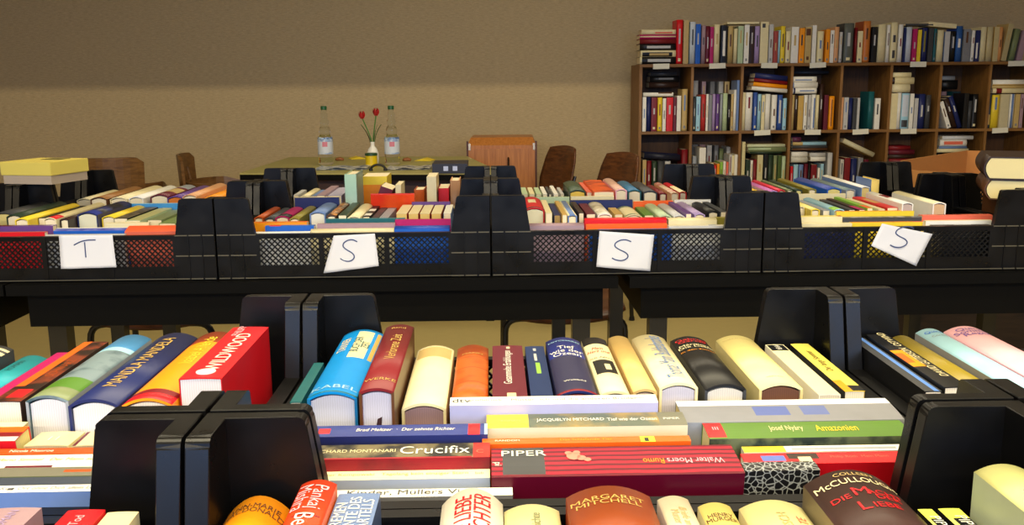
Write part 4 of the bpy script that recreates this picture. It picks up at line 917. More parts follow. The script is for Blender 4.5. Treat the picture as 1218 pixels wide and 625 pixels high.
wd('mauve', 'p', 378, 470, 263, 268, MY+.088, 'mauve paperback lying crosswise behind the cream one in the first S crate', T=.016)
wd('cream', 'h', 370, 469, 268, 276, MY+.055, 'cream hardcover lying crosswise directly above the slanted S sheet', T=.026)
wd('magenta', 'p', 470, 536, 259, 263, MY+.098, 'slim magenta paperback lying behind the glossy blue one', T=.012)
wd('blue', 'h', 470, 535, 263, 274, MY+.065, 'thick glossy blue hardcover at the front of the first S crate', spine=(32, 74, 170), T=.035)
# crate behind the first S crate
row([('pale grey', 'p', (352, 226), (349, 232), (355, 232)), ('cream', 'h', (368, 224), (357, 233), (367, 233)), ('slate blue', 'p', (378, 226), (371, 233), (377, 233)), ('mauve', 'p', (391, 221), (378, 232), (387, 233)), ('lilac', 'p', (402, 223), (389, 232), (405, 233), {'spine': (180, 176, 200)})], R2-.05, 'behind the first S crate')
def stand(c, k, x0, x1, y, Y, label, **kw): return upright_book(c, k, x0, x1, y, BASEZ, Y, label, **kw)
stand('pale green', 'h', 409, 424, 207.5, 2.47, 'tall pale green book standing upright among spine-up books', side=(120, 150, 140), depth=.13, spine=(160, 196, 180), bulge=.001)
stand('yellow', 'p', 430, 461, 210, 2.645, 'book standing upright with yellow and orange cover', bands=((0, .85, (232, 140, 16)),), depth=.12, spine='yellow', bulge=.0)
stand('maroon', 'p', 452, 468, 220, 2.52, 'maroon book leaning upright before the yellow one', lean=.35, depth=.11)
stand('cream', 'p', 470, 477, 220, 2.50, 'slim cream paperback standing next to the maroon leaning book', depth=.11)
stand('rust', 'h', 492, 505, 226, 2.60, 'low rust brown book between the maroon and the cream upright books', depth=.11)
stand('cream', 'p', 507, 519, 210.5, 2.52, 'cream book standing upright beside a low red one', depth=.13, side=(200, 190, 150))
stand('red', 'p', 521, 534, 224, 2.56, 'low red book between two upright pale books', depth=.12)
stand('peach', 'h', 535, 547, 215, 2.55, 'peach and cream book standing upright by the crate corner', bands=((0, .55, 'cream'),), depth=.12, spine=(160, 120, 90))
# second S crate
row([('red', 'h', (632, 234), (623, 247), (648, 247), {'bands': ((.45, .75, 'cream', .3, .7), (0, .07, 'dark brown')), 'pages': (232, 226, 190)}), ('cream', 'p', (650, 238), (649, 253), (657, 254)), ('navy', 'p', (656, 242), (659, 256), (667, 256), {'pages': (180, 150, 90)}), ('gold', 'p', (662, 239), (669, 256), (675, 256)),
     ('slate blue', 'h', (669, 239), (675, 255), (687, 256), {'bands': ((0, 1, 'cream', 0, .2), (0, 1, 'cream', .8, 1))}), ('dark brown', 'p', (681, 240), (688, 253), (695, 254)), ('maroon', 'p', (693, 242), (697, 254), (709, 255)), ('white', 'h', (709, 240), (711, 254), (728, 254), {'spine': pat_mat('blotch', (222, 214, 196), (180, 170, 140), 40)}),
     ('gold', 'p', (727, 247), (731, 255), (741, 255)), ('cream', 'h', (749, 245), (744, 255), (764, 255), {'bands': ((0, .1, 'sage'), (.85, 1, 'sage'))}), ('green', 'p', (768, 246), (767, 256), (779, 256)), ('pale green', 'h', (780, 242), (783, 256), (798, 256)), ('pale grey', 'h', (795, 242), (801, 256), (815, 256)), ('purple', 'p', (805, 240), (817, 255), (824, 255)), ('lilac', 'h', (815, 240), (826, 254), (839, 254)), ('black', 'h', (830, 240), (842, 251), (855, 251)), ('dark grey', 'p', (842, 240), (857, 252), (865, 252))], R1-.02, 'rear of second S crate')
wd('navy', 'p', 678, 752, 236, 240, R1, 'dark blue paperback lying crosswise at the rear wall of the second S crate', T=.012)
wd('orange', 'p', 753, 800, 237, 241, R1, 'orange paperback with a cream end at the rear of the second S crate', bands=((0, .25, 'cream'),), T=.012)
wd('white', 'p', 802, 845, 236, 239, R1, 'slim white paperback lying crosswise at the rear near the crate corner', T=.008)
wd('mauve', 'h', 628, 694, 261, 270, MY+.075, 'thick mauve hardcover at the front of the second S crate', T=.03, side=(160, 136, 146))
wd('red', 'h', 695, 792, 256, 262, MY+.115, 'bright red hardcover lying crosswise above the square S sheet', T=.024, spine=(222, 30, 40))
wd('orange', 'p', 697, 793, 264, 269, MY+.078, 'orange paperback between the red and the blue crosswise books', T=.016)
wd('blue', 'p', 700, 798, 270, 275, MY+.044, 'bright blue paperback with green end touching the square S sheet', bands=((0, .11, 'green'),), T=.016, spine=(40, 120, 210))
wd('cream', 'h', 794, 851, 255, 263, MY+.112, 'thick cream hardcover lying crosswise beside the red one', T=.03)
wd('pale grey', 'p', 795, 862, 265, 272, MY+.055, 'pale grey paperback with a small blue emblem at the front wall', bands=((.72, .86, 'slate blue', .1, .7),), T=.022, spine=(206, 202, 186))
wd('olive', 'p', 851, 866, 256, 261, MY+.12, 'short olive paperback end showing by the crate corner', T=.02)
# crate behind the second S crate
row([('pale green', 'p', (621, 223), (621, 231), (628, 231)), ('cream', 'p', (630, 223), (630, 231), (636, 231)), ('pale green', 'p', (638, 223), (638, 231), (644, 231)), ('white', 'p', (646, 222), (646, 231), (651, 231)), ('dark grey', 'p', (652, 222), (653, 231), (656, 231)), ('white', 'p', (658, 221), (659, 231), (664, 231)), ('pale grey', 'p', (666, 223), (667, 231), (671, 231)),
     ('dark green', 'h', (685, 215), (677, 226), (697, 226), {'pages': (222, 190, 80), 'spine': (66, 84, 62)}), ('salmon', 'p', (699, 217), (698, 229), (704, 229)), ('orange', 'p', (712, 214), (706, 228), (731, 228), {'spine': pat_mat('blotch', (226, 92, 30), (150, 50, 30), 20)}), ('pink', 'h', (728, 212), (732, 225), (746, 225), {'spine': (214, 170, 150)}), ('teal', 'h', (748, 215), (747, 226), (763, 226), {'spine': (50, 110, 150)}), ('dark grey', 'h', (763, 216), (765, 227), (782, 227)),
     ('dark red', 'h', (775, 220), (784, 229), (795, 230)), ('peach', 'h', (786, 217), (797, 229), (807, 229), {'spine': pat_mat('blotch', (200, 120, 110), (210, 190, 160), 30)}), ('red', 'h', (797, 217), (808, 228), (817, 228), {'bands': ((0, .6, 'cream'),)})], R2, 'behind the second S crate')
wd('pale green', 'p', 621, 677, 233, 236, R1+.06, 'pale green paperback lying at the front of the crate behind the square S sheet', T=.012)
wd('cream', 'p', 679, 730, 232, 235, R1+.06, 'pale yellow paperback lying crosswise below the orange and dark green books', T=.012)
# tilted S crate
row([('cream', 'h', (950, 236), (948, 245), (960, 246), {'spine': (222, 210, 110)}), ('yellow', 'h', (958, 236), (962, 248), (976, 249), {'spine': (230, 218, 130)}), ('steel', 'p', (966, 238), (978, 250), (989, 251)), ('pale blue', 'h', (972, 235), (990, 248), (1006, 249), {'bands': ((0, .18, 'lime'),)}), ('dark grey', 'p', (990, 237), (1008, 249), (1019, 250)), ('dark brown', 'p', (999, 236), (1020, 249), (1031, 250), {'bands': ((0, .3, 'magenta'),)}),
     ('lime', 'p', (1012, 234), (1033, 248), (1043, 249), {'bands': ((0, .25, 'orange'),)}), ('cream', 'p', (1022, 236), (1045, 249), (1053, 249)), ('red', 'p', (1032, 234), (1056, 247), (1070, 247), {'bands': ((.4, .8, 'gold', .2, .8),)}), ('white', 'h', (1068, 227), (1085, 245), (1107, 247), {'bands': ((.45, .7, 'dark red', .2, .7),), 'pages': (190, 170, 160)}), ('white', 'h', (1092, 227), (1111, 241), (1135, 243), {'pages': (200, 170, 130), 'spine': (230, 222, 180)})], R1-.02, 'rear of tilted S crate')
wd('yellow', 'p', 994, 1086, 249, 253, MY+.122, 'slim amber paperback lying crosswise behind the photo-spined one', T=.012, spine='amber')
wd('cream', 'p', 950, 1000, 253, 261, MY+.10, 'cream paperback with tan end lying crosswise by the crate corner', bands=((.9, 1, 'rust'),), T=.022, spine=(232, 214, 120))
wd('dark grey', 'p', 1001, 1094, 255, 261, MY+.10, 'dark grey photo-spined paperback lying crosswise above the tilted S sheet', spine=pat_mat('blotch', (60, 62, 72), (150, 150, 160), 40), T=.02)
wd('salmon', 'p', 1095, 1178, 252, 259, MY+.105, 'salmon red paperback with dark specks lying crosswise', bands=((.25, .6, 'dark red', .1, .5),), T=.02)
wd('white', 'p', 1098, 1176, 259, 264, MY+.075, 'white paperback lying crosswise before the salmon red one', T=.016, spine=(232, 222, 180))
wd('cream', 'p', 951, 1012, 263, 268, MY+.072, 'pale cream paperback lying behind the dark blue one at the front wall', T=.016)
wd('yellow', 'p', 1013, 1108, 262, 267, MY+.075, 'yellow-orange paperback directly above the tilted S sheet', bands=((.78, 1, 'salmon'),), T=.016, spine='amber')
wd('navy', 'p', 951, 1016, 269, 273, MY+.04, 'dark blue paperback at the front wall beside the tilted S sheet', T=.014)
wd('black', 'p', 1108, 1176, 265, 270, MY+.045, 'black paperback with pale specks at the front wall beside the tilted S sheet', T=.016, bands=((.4, .7, 'pale grey', .2, .5),))
# crate behind the tilted S crate
row([('yellow', 'h', (887, 217), (887, 226), (911, 227), {'spine': (226, 180, 30)}), ('lilac', 'h', (900, 215), (913, 227), (925, 227), {'spine': (190, 110, 180)}), ('red', 'h', (911, 214), (926, 226), (934, 226), {'spine': (216, 40, 70)}), ('sage', 'h', (923, 214), (935, 225), (944, 226)), ('dark green', 'h', (932, 214), (945, 225), (956, 226), {'pages': (226, 216, 140)}), ('olive', 'h', (945, 212), (960, 224), (973, 225)), ('blue', 'h', (968, 211), (982, 223), (1003, 224), {'spine': (60, 80, 160), 'pages': (226, 210, 130)}), ('steel', 'h', (992, 212), (1006, 225), (1018, 225), {'spine': (110, 130, 130)}), ('white', 'h', (1018, 208), (1021, 221), (1036, 222), {'side': 'slate blue', 'pages': (222, 196, 120)})], R2, 'behind the tilted S crate')
wd('cream', 'p', 948, 1005, 229, 232, R1+.05, 'cream paperback lying crosswise before the olive and blue hardcovers', T=.012)
stand('yellow', 'h', 1037, 1047, 214, 2.47, 'small yellow-cream book standing upright with blue cover edges', side='slate blue', spine=(222, 196, 110), depth=.11)

# ------------------------------------------------------------------ bookshelf
SY = 6.0
def sx(px): return on_y(px, 150, SY).x
OAK = wood('honey_oak', (112, 76, 34), (146, 104, 52), (1.2, 1.2, 12), .5)
OAKV = wood('honey_oak_upright', (112, 76, 34), (146, 104, 52), (12, 12, 1.2), .5)
XL = sx(763); PIT = (sx(1173)-sx(763))/7; NC = 8; XR = XL+PIT*NC
ZT = on_y(900, 75.5, SY).z; RP = on_y(900, 75.5, SY).z-on_y(900, 155.5, SY).z; TH = .018; DEP = .36
ZS = [ZT, ZT-RP, ZT-2*RP]      # upper faces of the boards
shelf = thing('bookshelf', 'honey brown wooden cube bookshelf full of books by the rear wall', 'bookshelf', (XL, SY, 0))
bm = bmesh.new(); box(bm, -.018, XR-XL+.018, 0, DEP, ZT-TH, ZT); obj('top_board', bm, OAK, shelf)
for k in range(2):
    bm = bmesh.new(); box(bm, -.0085, XR-XL, .002, DEP-.01, ZS[k+1]-TH, ZS[k+1]); obj('shelf_board', bm, OAK, shelf)
bm = bmesh.new(); box(bm, 0, XR-XL, 0.002, DEP-.01, ZT-3*RP-TH*0, ZT-3*RP+TH) if ZT-3*RP > .01 else box(bm, 0, XR-XL, .002, DEP-.01, .0, .018); obj('bottom_board', bm, OAK, shelf)
bm = bmesh.new(); box(bm, -.018, -.0001, .0, DEP, 0, ZT-TH-.0002); obj('side_panel', bm, OAKV, shelf)
bm = bmesh.new(); box(bm, XR-XL+.0001, XR-XL+.018, 0, DEP, 0, ZT-TH-.0002); obj('side_panel', bm, OAKV, shelf)
for k in range(1, NC):
    for r in range(3):
        zt = ZS[r]-TH-.0002; zb = ZS[r+1]+.0002 if r < 2 else .0185
        bm = bmesh.new(); box(bm, k*PIT-.0085, k*PIT+.0085, .001, DEP-.01, zb, zt); obj('divider', bm, OAKV, shelf)
bm = bmesh.new(); box(bm, 0, XR-XL, DEP-.008, DEP-.002, 0.0185, ZT-TH-.0002); obj('back_panel', bm, wood('shelf_back', (70, 44, 22), (92, 60, 30), (12, 12, 1.2), .6), shelf)
ordn = ('first', 'second', 'third', 'fourth', 'fifth', 'sixth', 'seventh', 'eighth')
for px, r in ((785, 0), (851, 0), (912, 0), (969, 0), (1087, 0), (1202, 0), (907, 1), (967, 1), (1024, 1), (1081, 1), (1190, 1)):
    x = sx(px); k = max(0, int((x-XL)/PIT)); bm = bmesh.new(); box(bm, -.052, .052, -.0012, -.0002, -.017, .016)
    o = obj('shelf_label', bm, flat('label_card', (226, 224, 205), .7)); o.location = (x, SY, ZS[r]-.009-.004); o.rotation_euler.y = random.uniform(-.05, .05)
    tag(o, f'small white paper label on the {"top" if r == 0 else "middle"} shelf edge over the {ordn[k]} compartment', 'label', 'white labels on the shelf edges')
SB = []
def sh(lst, zb, Y, place, lean=0):
    out = []
    lst = [e for e in lst]
    for e in lst:
        x0, x1, y, c = e[:4]; kw = dict(e[4]) if len(e) > 4 else {}
        if 'bands' not in kw and random.random() < .62:
            h0 = random.uniform(.35, .6); light = c in ('navy', 'black', 'dark grey', 'red', 'dark red', 'blue', 'brown', 'maroon', 'dark green', 'purple', 'magenta', 'dark brown')
            kw['bands'] = ((h0, h0+random.uniform(.15, .38), 'pale grey' if light else random.choice(('dark grey', 'brown', 'tan', 'slate blue', 'dark red')), .36, .64),) + (((.06, .13, 'cream' if light else 'grey', .3, .7),) if random.random() < .5 else ())
        k = kw.pop('k', 'h' if random.random() < .55 else 'p'); kw.setdefault('n', 4 if k == 'h' else 3)
        ln = kw.pop('lean', 0)
        b = upright_book(c, k, x0, x1, y, zb, kw.pop('Y', Y), lean=ln, **kw); out.append((b[0], c))
    names_fill(out, place, ''); 
    for r, c in out: r['label'] = ' '.join(r['label'].split()).replace('first of its row, beside', 'first of its row beside')
def stack(lst, Y, zb, place):
    """lst top to bottom: (x0,x1,y0,y1,colour,opts); piled from the lowest up"""
    z = zb; out = []
    for e in lst[::-1]:
        kw = dict(e[5]) if len(e) > 5 else {}
        kw.setdefault('n', 3); k = kw.pop('k', 'h')
        b, z = lying_book(e[4], k, e[0], e[1], e[2], e[3], Y, zb=None if z is None else z+.0004, **{**kw, 'T_from': 0} if False else kw)
        out.append((b[0], e[4]))
    n = len(out)
    for i, (r, c) in enumerate(out):
        k = 'hardcover' if r.name.startswith('hard') else 'paperback'
        w = 'alone' if n == 1 else 'topmost' if i == n-1 else 'lowest' if i == 0 else f'on a {out[i-1][1]} one'
        r['label'] = f'{c} {k} lying flat, {w} of the pile {place}' if w in ('topmost', 'lowest') else f'{c} {k} lying flat, {w}, {place}'
A = SY+.012; Bk = SY+.19
Z0, Z1, Z2 = ZS[0]+.0005, ZS[1]+.0005, ZS[2]+.0005
T_ = 'on top of the shelf'
stack([(763, 804, 30, 36, 'cream', {'bands': ((.4, .9, 'salmon', .5, .8),)}), (761, 804, 36, 41.5, 'magenta', {'bands': ((0, 1, 'cream', .35, .62),)}), (761, 804, 41.5, 47.5, 'wine'),
       (761, 804, 48, 56, 'black', {'bands': ((.2, .85, 'pale grey', .3, .7),)}), (762, 804, 56, 64, 'cream', {'bands': ((.05, .9, 'black', .3, .95), (.25, .8, 'tan', .45, .8))}), (761, 804, 64, 73, 'black', {'bands': ((.22, .85, 'pale grey', .3, .7), (0, .06, 'cream'))})], A, Z0, 'on the shelf top corner')
sh([(805, 813, 23.5, 'red'), (813.5, 820, 24, 'tan'), (821, 828, 26, 'pale blue', {'spine': (196, 206, 214)}), (828, 834, 28.5, 'blue'), (835, 840, 30, 'mauve'), (840, 845, 31, 'maroon'), (845, 849.5, 32, 'magenta'), (850, 857, 29, 'cream')], Z0, A, T_)
sh([(858, 866, 30, 'black', {'bands': ((.2, .85, 'white', .3, .7),)}), (866.5, 873, 31, 'tan'), (873.5, 878, 34, 'cream'), (878.5, 885, 31, 'pale green'), (886, 892, 29.5, 'white'), (892.5, 898, 31, 'dark brown'), (898.5, 904.5, 31, 'lilac'), (905, 915, 26, 'cream', {'bands': ((.86, .96, 'dark grey', .2, .6),)}), (915.5, 920.5, 29, 'pale grey')], Z0, A, T_)
sh([(921, 926, 37, 'salmon', {'spine': (160, 70, 60)}), (926.5, 929, 36, 'pale blue'), (929.5, 935, 31, 'yellow'), (935.5, 941.5, 37, 'cream'), (942, 951, 32, 'white'), (951.5, 958, 33.5, 'amber'), (958.5, 966, 32, 'tan', {'bands': ((.76, .95, 'brown', .1, .9), (.08, .18, 'brown', .3, .7))}), (967, 972, 30, 'white'), (973, 981, 37, 'cream'), (983, 988, 35, 'amber'), (988.5, 993, 36, 'white'), (993.5, 999, 32, 'peach'), (999.5, 1003, 38, 'pale grey')], Z0, A, T_)
sh([(1005, 1017, 27.5, 'dark grey', {'spine': (92, 96, 88)}), (1018, 1020.5, 33, 'dark red'), (1021, 1027, 37, 'cream'), (1028, 1037, 25, 'rust', {'spine': (196, 116, 50)}), (1038, 1045, 32, 'black'), (1045.5, 1055.5, 29, 'cream'), (1056, 1060, 29.5, 'white'), (1061, 1069.5, 26.5, 'cream', {'bands': ((.5, .68, 'dark grey', .3, .7), (.1, .3, 'dark grey', .3, .7))}), (1070, 1075.5, 29, 'white'), (1076, 1078.5, 33, 'navy'), (1079, 1086, 32, 'pale blue', {'spine': (196, 204, 216)}), (1086.5, 1092, 34.5, 'magenta'), (1092.5, 1097, 35.5, 'yellow')], Z0, A, T_)
sh([(1098, 1105, 33, 'navy', {'bands': ((.3, .9, 'olive', .3, .6),)}), (1105.5, 1111.5, 33.5, 'dark grey'), (1112, 1115.5, 34, 'teal'), (1116, 1124, 36, 'cream'), (1124.5, 1131, 37.5, 'slate blue', {'spine': 'pale grey'}), (1131.5, 1138.5, 37, 'black'), (1139, 1146.5, 31, 'blue', {'bands': ((.4, .65, 'white', .3, .7),), 'spine': (44, 88, 150)}), (1147, 1156, 34.5, 'grey'), (1157, 1161, 36, 'white'), (1161.5, 1167, 36, 'navy', {'bands': ((.1, .6, 'white', .2, .6),)}), (1168, 1175, 32, 'cream'), (1175.5, 1183, 32, 'tan', {'spine': (200, 186, 140)}), (1183.5, 1190, 32, 'gold', {'spine': (196, 180, 130)}), (1190, 1195, 32, 'peach', {'spine': (214, 150, 90)}), (1199, 1206, 28, 'tan', {'lean': .14, 'spine': (182, 168, 122)}), (1208.5, 1215.5, 34, 'sage', {'lean': .15}), (1217, 1224, 36, 'mauve', {'lean': .15})], Z0, A, T_)
def flat_on(c, x0, x1, y0, y1, lab, tilt=0.0, **kw):
    b, z = lying_book(c, 'p', x0, x1, y0, y1, A, lab, tilt=tilt, n=3, **kw)
flat_on('cream', 865, 903, 26, 28.6, 'thin cream paperback lying flat across the tops of upright books on the shelf')
flat_on('dark grey', 1077, 1110, 27.5, 30.5, 'dark paperback lying flat across the tops of upright books on the shelf')
flat_on('cream', 1104, 1138, 25.5, 32.5, 'thick cream paperback lying slanted over the upright books beside the blue one', tilt=.09, zb=None)
# upper compartments
C0 = ('first', 'second', 'third', 'fourth', 'fifth', 'sixth', 'seventh', 'eighth')
P = lambda k, r='upper': f'{C0[k]} {r} compartment'
stack([(774, 805, 84, 89, 'dark grey'), (773, 808, 89.5, 97, 'black', {'bands': ((.3, .8, 'grey', .3, .6),)}), (772, 807, 97.5, 104.5, 'dark brown')], Bk-.03, on_y(790, 104.5, Bk).z, f'in the {P(0)}')
stack([(765, 801, 109.5, 114.3, 'white', {'bands': ((.5, .95, 'brown', 0, .3),)})], A, on_y(790, 114.8, A).z, f'on upright books in the {P(0)}')
sh([(764.5, 769, 115.5, 'white'), (769.5, 774.5, 115.5, 'navy'), (775, 782, 116, 'dark red'), (782.5, 788, 116, 'yellow'), (788.5, 792.5, 117, 'white'), (793, 801, 116, 'red'), (801.5, 805, 116, 'maroon'), (805.5, 810.5, 114, 'white'), (811.5, 818.5, 106, 'tan')], Z1, A, P(0))
sh([(825, 831, 96, 'pale grey', {'Y': Bk}), (835, 840, 97, 'mauve', {'Y': Bk}), (845, 851, 97, 'grey', {'Y': Bk}), (855, 861, 97, 'pale grey', {'Y': Bk}), (862, 868, 97, 'tan', {'Y': Bk})], Z1, Bk, P(1)+' rear')
sh([(825, 828, 117, 'dark grey'), (828.5, 833.5, 115, 'pale blue'), (834.5, 840, 112.5, 'salmon', {'spine': (180, 50, 50)}), (840.5, 843, 112, 'white'), (843.5, 847.5, 113, 'grey'), (848, 851.5, 112, 'lilac'), (852, 856.5, 112, 'purple'), (857, 860, 112, 'steel'), (860.5, 866, 111, 'pale green'), (866.5, 869.5, 112, 'black'), (870, 873, 112, 'tan'), (873.5, 876.5, 107, 'white'), (877, 880, 95.5, 'slate blue')], Z1, A, P(1))
stack([(898, 937, 83.5, 90, 'navy', {'tilt': .11}), (897, 937, 91, 95.5, 'dark red', {'tilt': .11}), (896, 936.5, 96, 101, 'amber', {'tilt': .10}), (894, 936.5, 102, 107, 'white', {'tilt': .09})], A, on_y(915, 109, A).z, f'in the {P(2)}')
sh([(883, 887, 110, 'cream'), (887.5, 896, 110, 'white'), (897, 901.5, 110, 'blue', {'spine': (56, 86, 160)}), (902, 906, 112, 'pale blue'), (906.5, 910.5, 113, 'cream'), (911, 917, 112, 'white'), (918.5, 925, 113, 'white'), (926, 931.5, 113, 'blue', {'bands': ((.2, .85, 'pale grey', .25, .7),), 'spine': (50, 80, 150)}), (932, 936.5, 117, 'pale blue')], Z1, A, P(2))
stack([(943, 986, 84, 87.5, 'dark grey')], Bk, on_y(960, 88, Bk).z, f'in the {P(3)}')
stack([(942.5, 971, 89, 96, 'white', {'bands': ((.1, .8, 'slate blue', .5, .7),)}), (942, 972, 96.5, 103.5, 'white', {'bands': ((0, .06, 'slate blue'),)}), (942.5, 971.5, 104, 111, 'white', {'bands': ((.05, .12, 'navy'), (.3, .9, 'slate blue', .4, .6))})], A, on_y(957, 111.5, A).z, f'in the {P(3)}')
sh([(942, 945.5, 113, 'tan'), (946, 949.5, 113, 'dark brown'), (950, 956.5, 114, 'gold'), (957, 961.5, 113, 'white'), (962, 965.5, 113, 'pale grey'), (966, 971, 112.5, 'white', {'bands': ((.05, .9, 'slate blue', .5, .9),)}), (971.5, 975, 113, 'cream'), (976, 980.5, 100, 'dark brown'), (981, 986, 113, 'maroon'), (987, 993.5, 114.5, 'amber', {'bands': ((.1, .9, 'brown', .4, .6),)})], Z1, A, P(3))
sh([(1001, 1004, 116, 'peach'), (1004.5, 1010, 116, 'pale grey'), (1010.5, 1015, 116.5, 'navy'), (1015.5, 1020, 117, 'dark grey'), (1020.5, 1023.5, 116.5, 'pale grey'), (1034, 1041, 109, 'teal'), (1041.5, 1048, 117, 'white')], Z1, A, P(4))
stack([(1059, 1082, 83, 89, 'cream'), (1059, 1086, 89.5, 98, 'cream', {'bands': ((0, .14, 'dark brown'),)}), (1059.5, 1082, 99, 109, 'white', {'spine': (226, 216, 176)})], A, on_y(1070, 110, A).z, f'in the {P(5)}')
sh([(1058.5, 1068, 111, 'cream'), (1068.5, 1073, 110.5, 'white'), (1073.5, 1083, 111, 'pale blue', {'bands': ((.05, .25, 'dark grey', .1, .9), (.35, .95, (196, 206, 220), .1, .9))}), (1083.5, 1088, 111.5, 'white'), (1088.5, 1093, 117, 'pale grey'), (1094, 1102, 112, 'navy'), (1102.5, 1108.5, 113, 'dark grey')], Z1, A, P(5))
stack([(1117, 1136, 89, 94, 'steel'), (1117, 1139, 94.5, 106, 'black')], Bk, on_y(1127, 106.5, Bk).z, f'in the {P(6)}')
sh([(1116, 1121, 119, 'white', {'lean': -.36}), (1123, 1129, 115, 'dark brown', {'lean': -.36}), (1130, 1137, 112, 'navy', {'lean': -.36}), (1145, 1152, 111, 'black'), (1153, 1157, 120, 'dark grey'), (1158, 1165, 112, 'black')], Z1, A, P(6))
sh([(1120, 1127, 109, 'mauve', {'Y': Bk}), (1133, 1144, 109, 'teal', {'Y': Bk, 'spine': (40, 60, 70)})], Z1, Bk, P(6)+' rear')
stack([(1181, 1222, 92, 99, 'white', {'bands': ((0, 1, 'gold', .8, 1),)}), (1180, 1222, 99.5, 103, 'tan'), (1181, 1224, 104, 110, 'cream', {'bands': ((.1, .25, 'dark red'),)})], A, on_y(1195, 111, A).z, f'in the {P(7)}')
sh([(1175.8, 1177.4, 108, 'maroon'), (1177.5, 1180.5, 112, 'dark grey', {'bands': ((.1, .4, 'gold', .2, .8),)}), (1181, 1190.5, 113, 'yellow'), (1191, 1202, 112, 'cream', {'spine': (196, 186, 150)}), (1202.5, 1208, 112, 'white', {'bands': ((0, 1, 'slate blue', .3, .8),)}), (1208.5, 1214.5, 112, 'tan'), (1215, 1219, 112, 'mauve')], Z1, A, P(7))
# lower compartments
L_ = lambda k: P(k, 'lower')
stack([(766, 809, 181, 188, 'navy', {'tilt': .07, 'spine': (26, 30, 48)})], A, on_y(785, 190, A).z, f'across upright books in the {L_(0)}')
sh([(764.5, 769, 190.5, 'tan'), (769.5, 775, 191.5, 'dark red'), (775.5, 782, 192, 'dark green'), (782.5, 790, 192, 'dark grey'), (791, 798, 192, 'pale grey'), (811, 818.5, 178, 'dark red')], Z2, A, L_(0))
sh([(823, 831, 172, 'grey', {'Y': Bk}), (832, 840, 172, 'mauve', {'Y': Bk}), (841, 847, 173, 'pale grey', {'Y': Bk}), (850, 855, 173, 'grey', {'Y': Bk}), (856, 861, 177, 'sage', {'Y': Bk}), (866, 871, 175, 'pale grey', {'Y': Bk})], Z2, Bk, L_(1)+' rear')
sh([(824, 829, 186, 'steel'), (832, 840, 176, 'white'), (840.5, 845, 195, 'maroon'), (845.5, 849, 194, 'cream'), (849.5, 852.5, 197, 'red'), (853, 856, 195, 'amber'), (856.5, 860, 193, 'lime'), (860.5, 863.5, 192, 'white'), (864, 867, 193, 'salmon'), (867.5, 871, 184, 'pale grey'), (871.5, 875, 185, 'cream'), (875.5, 879, 184, 'white')], Z2, A, L_(1))
stack([(889, 934, 170, 173.5, 'cream', {'spine': (206, 214, 176)}), (890, 935, 174, 180, 'sage', {'bands': ((.0, .6, 'pale green', .2, .5),)}), (892, 930, 180.5, 182.5, 'dark green')], A, on_y(910, 183, A).z, f'in the {L_(2)}')
sh([(883, 887, 169, 'cream', {'spine': (210, 200, 150)}), (887.5, 892.5, 190, 'dark green'), (893, 896, 191, 'white'), (896.5, 900.5, 190, 'dark red'), (901, 908, 184.5, 'tan', {'spine': (204, 196, 150)}), (909, 914, 184, 'black'), (914.5, 920, 184, 'dark green'), (920.5, 925, 185, 'sage'), (925.5, 930, 185, 'dark green', {'spine': (70, 90, 40)}), (930.5, 935, 186, 'pale green')], Z2, A, L_(2))
stack([(943, 953, 161, 167, 'purple', {'spine': (90, 40, 70)}), (943, 983, 167.5, 171.5, 'pale blue', {'bands': ((0, .3, 'tan'),)}), (942.5, 984, 172, 175.5, 'dark grey'), (943, 984, 176, 178.5, 'brown')], A, on_y(960, 179, A).z, f'in the {L_(3)}')
stack([(941.5, 960.5, 179.5, 186, 'white'), (941, 960.5, 186.5, 193, 'cream', {'spine': (206, 204, 190)})], A-.004, on_y(950, 193.5, A).z, f'in front of the {L_(3)}')
stack([(963, 982, 180.5, 185.5, 'pale grey'), (964, 982, 186, 191.5, 'white')], A-.004, on_y(970, 192.2, A).z, f'by plum books, {L_(3)}')
sh([(940.5, 943.5, 198, 'red'), (944.5, 950, 196, 'pale blue'), (950.5, 956, 196, 'slate blue'), (957, 961.5, 195, 'maroon'), (962, 964.5, 194, 'black'), (965, 972, 196, 'dark red'), (973, 976, 200, 'white'), (976.5, 980, 195, 'pale blue'), (985, 991, 182, 'pale grey')], Z2, A, L_(3))
sh([(1000, 1004, 190, 'white', {'spine': (190, 186, 180)}), (1005, 1012, 188, 'dark red'), (1013, 1020, 189, 'navy'), (1021, 1027, 188, 'grey'), (1028, 1034, 190, 'maroon')], Z2, A, L_(4))
b, z = lying_book('tan', 'h', 1001, 1042, 173, 179, A, 'cream book lying slanted from the divider down in the fifth lower compartment', tilt=.44, n=3, spine=(200, 192, 156))
stack([(1057, 1083, 170, 175, 'dark red'), (1057, 1088, 175.5, 181, 'maroon'), (1057, 1088, 182, 187, 'dark brown'), (1057, 1090, 187.5, 196, 'dark red')], A, on_y(1070, 197, A).z, f'in the {L_(5)}')
sh([(1059, 1066, 199, 'maroon'), (1067, 1074, 200, 'dark grey'), (1075, 1083, 199, 'brown'), (1084, 1090, 200, 'dark red')], Z2, A, L_(5))
stack([(1121, 1158, 159.5, 164, 'white', {'spine': (206, 210, 214)}), (1118, 1150, 164.5, 172.5, 'pale grey', {'bands': ((.15, .85, 'salmon', .25, .75),), 'spine': (226, 222, 214)}), (1117, 1150, 173, 176, 'slate blue'), (1114, 1152, 176.5, 181, 'cream')], A, on_y(1130, 181.5, A).z, f'in the {L_(6)}')
sh([(1118, 1126, 184, 'dark grey'), (1127, 1133, 185, 'navy'), (1134, 1142, 184, 'brown'), (1143, 1151, 185, 'maroon')], Z2, A, L_(6))
